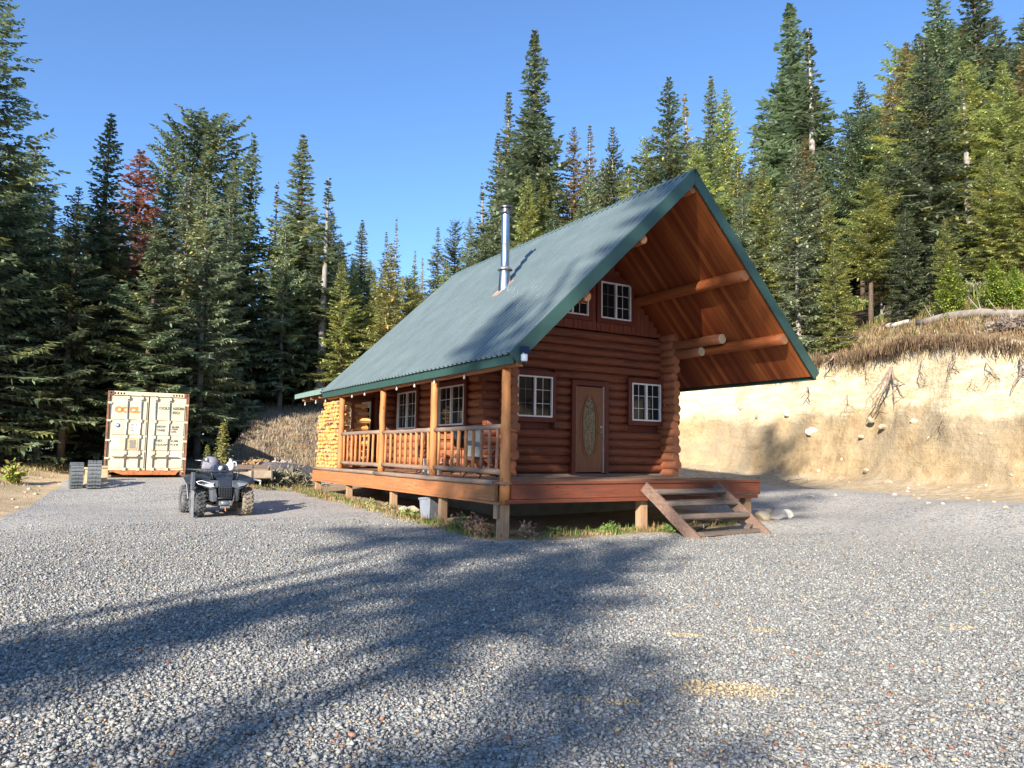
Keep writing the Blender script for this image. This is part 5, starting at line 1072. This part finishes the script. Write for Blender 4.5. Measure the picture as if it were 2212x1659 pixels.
DRYM = plain('dry_twig', (.33,.25,.18), .9, c2=(.2,.13,.08)); DEADM = plain('dead_wood', (.36,.31,.26), .85, c2=(.2,.165,.13), scale=4, bump=.4); PALEW = plain('bleached_wood', (.58,.54,.48), .8, c2=(.4,.36,.3), scale=4)
def bush(name, loc, rad, h, n, cols_, label, cat, w=.012, leaf=.05, stem=True):
    V = []; c_ = []; F_ = []
    for k in range(n):
        a = rng.uniform(0,6.28); e = rng.uniform(.15,1.45); L = rng.uniform(.4,1.0); d = np.array([math.cos(a)*math.cos(e)*rad, math.sin(a)*math.cos(e)*rad, math.sin(e)*h])*L
        for q in range(7):
            u = rng.uniform(.3,1.0); p = d*u + rng.normal(0,.03*rad/.3,3); s_ = rng.normal(0,leaf,3); t_ = rng.normal(0,leaf*.5,3); V += [p, p+s_+t_, p+s_*1.9, p+s_-t_]; c_ += [np.array(cols_[rng.integers(len(cols_))])*rng.uniform(.7,1.25)]*4
    V = np.array(V); V[:,2] = np.maximum(V[:,2], -.03); m = Mt(name+'_leaf'); m.col(m.attr('tint')); m.set(.8,0,.15)
    e_ = empty(name, loc, label, cat); rawmesh('foliage', V, np.arange(len(V)).reshape(-1,4), m.m, np.c_[np.array(c_), np.ones(len(c_))], e_)
    m2 = MB()
    for k in range(14): a = random.uniform(0,6.28); e = random.uniform(.4,1.4); m2.cyl((0,0,0),(math.cos(a)*math.cos(e)*rad*.8, math.sin(a)*math.cos(e)*rad*.8, math.sin(e)*h*.9), w, w*.4, n=5)
    m2.build('stems', DRYM, e_); return e_
DRY = [(.26,.14,.09),(.33,.20,.12),(.20,.11,.08),(.38,.27,.16)]
for x, y, r_, h, cs, lb in ((6.75,13.05,.28,.36,[(.16,.22,.06),(.20,.24,.08),(.32,.24,.12)],'low green weed clump between the two nearest side pillars'),(6.78,12.45,.34,.42,DRY,'reddish brown dried bush left of the corner pillar'),(6.7,12.1,.22,.26,DRY,'small dark dried bush touching the corner pillar'),(7.45,11.75,.26,.30,DRY,'dried brown bush just right of the corner pillar'),(9.4,11.75,.26,.20,[(.13,.2,.05),(.1,.16,.04)],'green weed patch under the front deck edge'),(8.1,11.8,.26,.17,[(.10,.15,.04),(.15,.17,.06)],'flat dark weed patch beneath the front deck left half'),(10.75,11.5,.2,.15,[(.12,.18,.05)],'green weed beside the left stringer of the steps'),
    (6.75,15.6,.18,.2,[(.22,.28,.07),(.18,.22,.06)],'yellow-green weed in front of the pale rocks under the deck'),(6.75,17.9,.2,.26,[(.20,.26,.07),(.3,.25,.12)],'green weed below the middle of the long deck rim'),(6.72,16.7,.2,.24,[(.24,.25,.1),(.36,.27,.14)],'weed growing at the foot of the third deck pillar')):
    bush('weed_clump', (x, y, hz(x,y)-.01), r_, h, 90 if r_ > .3 else 60, cs, lb, 'weeds', .005, .028)
p = at(28, 1040, 25); bush('shrub', (p.x, p.y, hz(p.x,p.y)-.02), .32, .75, 60, [(.30,.34,.06),(.22,.28,.05),(.35,.25,.08)], 'small yellow-green shrub on the sandy bank at the far left', 'shrub', .008, .05)
for px, py, d, r_, h, lb, cs in ((1940,650,29,1.5,.9,'wide yellow-green mossy brush mound on the slope',[(.26,.28,.07),(.33,.34,.10),(.2,.2,.06)]),(1995,600,31,1.0,1.1,'heap of brown dead branches beside the mossy mound',[(.20,.11,.07),(.27,.17,.11)]),(1890,620,30,1.2,.7,'grey tangle of dead twigs left of the mossy mound',[(.30,.26,.22),(.24,.2,.16)]),(2120,640,25.5,.9,.7,'greyish green brush behind the long fallen log',[(.13,.16,.07),(.2,.2,.12)]),(2185,712,23.5,.9,.35,'grey dead brush right above the bank edge',[(.17,.13,.11),(.22,.18,.14)]),(1860,665,27,.8,.5,'low green bush near the short pale log',[(.16,.22,.06),(.22,.26,.08)]),(1760,690,27,.7,.5,'pale shrub beside the roof corner on the bank top',[(.25,.22,.16),(.2,.19,.1)])):
    p = hit(px, py); bush('brush_pile', (p.x, p.y, p.z-.05), r_, h, 260, cs, lb, 'brush', .014, .05)
for px, py, d, r_, h, lb, cs in ((565,930,28.5,.8,.7,'tall brown bush on the left part of the grassy mound',[(.38,.24,.14),(.30,.18,.10),(.3,.27,.1)]),(600,925,30,.9,.6,'pale lilac-grey bush near the crest of the mound',[(.42,.36,.33),(.48,.42,.38)]),(545,945,29,.6,.6,'orange-brown bush at the left end of the mound',[(.48,.30,.16),(.36,.22,.12)]),(640,1000,26.5,1.0,.6,'low grey-green bush in front of the mound beside the woodpile',[(.22,.21,.13),(.3,.27,.19)]),(600,1010,26,.8,.5,'dark grey-green weeds right of the trailer',[(.17,.17,.11),(.28,.25,.17)])):
    p = at(px, py, d); bush('bush', (p.x, p.y, hgt(p.x,p.y)-.03), r_, h, 110, cs, lb, 'bush', .010, .06)
p = at(478, 1000, 26); z = hgt(p.x, p.y); tree(p.x, p.y, at(478,914,26).z, 'stalk', 'yellow', 'tall leafy yellow-green sapling standing behind the quad bike', None, 1.3, name='sapling')
p = at(447, 1000, 26.3); tree(p.x, p.y, at(447,962,26.3).z, 'stalk', 'green', 'short leafy sapling left of the taller one behind the quad bike', None, 1.2, name='sapling')
# fallen logs lying on the slope
def fallen(pa, pb, da, db, r0, r1, label, mat=None, snags=4):
    a = hit(*pa); b = hit(*pb); k_ = min(1, 6/max(.1, (b-a).length)); b = a.lerp(b, k_); a.z = hgt(a.x,a.y)+r0*1.3; b.z = hgt(b.x,b.y)+r1*1.3; e_ = empty('fallen_log', a, label, 'log'); L = b-a; m = MB(); n = 8; pts = []
    for k in range(n+1): q = a.lerp(b, k/n); zz = max(hgt(q.x,q.y)+r1*1.2, q.z); pts.append(Vector((q.x,q.y,zz))-a + Vector((0,0,random.uniform(-.02,.02))))
    m.tube(pts, [r0+(r1-r0)*k/n for k in range(n+1)], 12, .06)
    for k in range(snags): q = pts[random.randrange(1,n)]; m.cyl(q, q+Vector((random.uniform(-.3,.3),random.uniform(-.3,.3),random.uniform(.2,.6))), .022, .008, n=5)
    m.build('trunk', mat or DEADM, e_)
fallen((1985,712),(2290,690),22.6,25.0,.15,.12,'long weathered grey log lying along the top of the bank at right',snags=8)
fallen((1878,702),(1952,686),24.0,25.0,.12,.11,'short grey log lying left of the long fallen log')
fallen((1915,712),(1965,703),22.8,23.3,.10,.10,'short bleached white log lying in front of the short grey log',PALEW,0)
fallen((1955,668),(2040,650),27,28,.05,.04,'thin fallen pole lying uphill of the short grey log',DEADM,1); fallen((1870,640),(1925,600),29,31,.06,.04,'pale thin dead trunk leaning in the twig tangle',PALEW,3); fallen((1985,622),(1940,590),30,31,.06,.03,'thin grey dead trunk crossing the mossy mound',DEADM,2)
fallen((1860,735),(1790,728),22.5,24,.07,.05,'dark half-rotten log at the bank edge near the roof corner',DEADM,4)
p = hit(1790,716); rock(p.x,p.y,hgt(p.x,p.y),.2,'pale boulder on the bank top beside the roof corner',seed=50); p = hit(1765,700); rock(p.x,p.y,hgt(p.x,p.y),.22,'white stone on the bank top nearest the roof corner',plain('white_stone',(.7,.67,.6),.85),seed=51)
# stones sticking out of the bank face
facept = hit
for k, (px, py, s_, lb) in enumerate(((1755,935,.26,'large round cream rock set in the tan bank face'),(1880,912,.17,'cream rock in the middle of the bank face, left of a second one'),(1905,917,.15,'small cream rock in the bank face beside a slightly larger one'),(1975,915,.16,'pale rock in the bank face right of the hanging root'),(2055,915,.11,'small pale rock in the right half of the bank face'),(1860,945,.12,'white pebble-like rock low in the middle of the bank face'),(2010,955,.1,'small white rock in the lower right bank face'),(1872,1018,.13,'whitish rock at the foot of the bank in the middle'),(1920,1042,.14,'pale rock lying on the dirt apron below the hanging root'),(1770,1022,.1,'small pinkish rock at the bank foot near the deck'),(2190,1030,.12,'cream rock near the bank foot at the right edge'),(1640,905,.2,'angular tan rock in the shaded bank face behind the steps'),(1700,900,.13,'grey rock in the shaded bank face left of the large cream rock'),(1600,885,.14,'dark-edged stone in the bank face right of the cabin wall'),(2120,940,.1,'tiny pale rock in the right bank face'),(1820,995,.1,'small tan rock low in the bank face below the large cream rock'))):
    q = facept(px, py); rock(q.x, q.y, q.z-s_*.3, s_, lb, ROCKM if k % 3 else plain('cream_rock',(.74,.66,.5),.85), 60+k)
for k in range(46):
    px = random.uniform(1500, 2230); py = 1022 + (px-1500)*.07 + random.uniform(-14, 34); q = facept(px, py); q.z = hgt(q.x, q.y); rock(q.x, q.y, q.z-.02, random.uniform(.03,.09), 'fist-sized stone scattered along the dirt foot of the bank', random.choice((ROCKM,ROCKG)), 200+k, 'stones along the foot of the bank')
for k in range(26):
    px = random.uniform(-30, 120); py = 1; d = random.uniform(17, 28); px = px + 60 - (d-17)*3; q = Vector((float(gravel_left(d))-abs(random.gauss(0,.7)), d, 0)); rock(q.x, q.y, hz(q.x,q.y)-.015, random.uniform(.02,.06), 'small pale stone on the sandy edge left of the gravel', ROCKM, 300+k, 'stones on the sandy edge')
# dead roots hanging over the face
def root(px, py, d_out, length, label, thick=.03, n=4, spread=.5):
    q = facept(px, py); to = Vector((-q.x, -q.y, 0)).normalized(); q = q + to*.42; thick *= 1.25; sd_ = Vector((-to.y, to.x, 0)); e_ = tag(None or empty('hanging_root', q, label, 'root')); m = MB()
    for k in range(n):
        pts = [Vector((0,0,.05)) - to*.6]; dirn = Vector((random.uniform(-spread,spread), 0, -1)); p_ = Vector((0,0,0))+to*.1
        for j in range(6): pts.append(p_.copy()); p_ = p_ + (sd_*dirn.x + Vector((0,0,dirn.z)))*length/6 + to*random.uniform(-.01,.05)*(3-j)*.5 + sd_*random.uniform(-.08,.08); dirn.x += random.uniform(-.25,.25)
        m.tube(pts, [thick*(1-j/7.5)*(1 if k == 0 else .6) for j in range(7)], 6, .1)
        for _ in range(2):
            b = pts[random.randrange(2,5)]; m.tube([b, b+sd_*random.uniform(-.25,.25)+Vector((0,0,random.uniform(-.3,.0)))+to*.03, b+sd_*random.uniform(-.5,.5)+Vector((0,0,random.uniform(-.5,-.1)))+to*.02], [thick*.4,thick*.3,thick*.12], 5)
    m.build('root_strands', ROOTM, e_)
ROOTM = plain('root_bark', (.30,.23,.17), .9, c2=(.17,.12,.09))
for px, py, L, th, n, sp, lb in ((1925,790,1.6,.045,5,.75,'largest forked grey root hanging down the bank face'),(1800,775,.6,.035,2,.4,'short thick root sticking out at the left end of the sunlit bank'),(1745,835,.5,.03,2,.3,'stubby dark root just below the roof corner'),(1990,785,1.0,.014,4,.4,'bunch of thin roots right of the largest forked root'),(2060,765,.9,.022,3,.3,'straight dark root hanging beside the thin bunch'),(2130,780,.9,.014,4,.5,'fine root strands in the right part of the bank'),(2205,770,1.0,.03,3,.3,'dark root hanging at the right edge of the picture'),(1870,790,.7,.012,4,.5,'fine root hairs left of the largest forked root'),(1830,860,.7,.012,3,.5,'thin root crossing the tan part of the bank'),(2100,830,.6,.010,3,.6,'hair-thin roots low in the right bank face'),(2035,900,.6,.014,2,.8,'thin branch lying across the lower right bank face')):
    root(px, py, .1, L, lb, th, n, sp)
for k, (px, py, lb) in enumerate(((2170,1015,'reddish brown dead branch at the bank foot near the right edge'),(2010,1010,'thin curved dead branch lying at the bank foot'),(1700,1040,'grey stick on the dirt beside the gravel right of the deck'),(1950,745,'forked dead branch lying over the bank edge'),(2080,735,'grey dead branch lying in the dry grass of the bank top'))):
    q = hit(px, py); q.z = hgt(q.x, q.y)+.05; m = MB(); v = Vector((random.uniform(.4,.9), random.uniform(-.9,-.3), random.uniform(0,.08))); m.tube([(0,0,0), v*.5+Vector((0,0,.06)), v*1.1], [.04,.03,.012], 6, .1); m.tube([v*.4, v*.5+Vector((.2,.3,.22))], [.02,.008], 5); o = m.build('dead_branch', DEADM, None); o.location = q; tag(o, lb, 'branch')
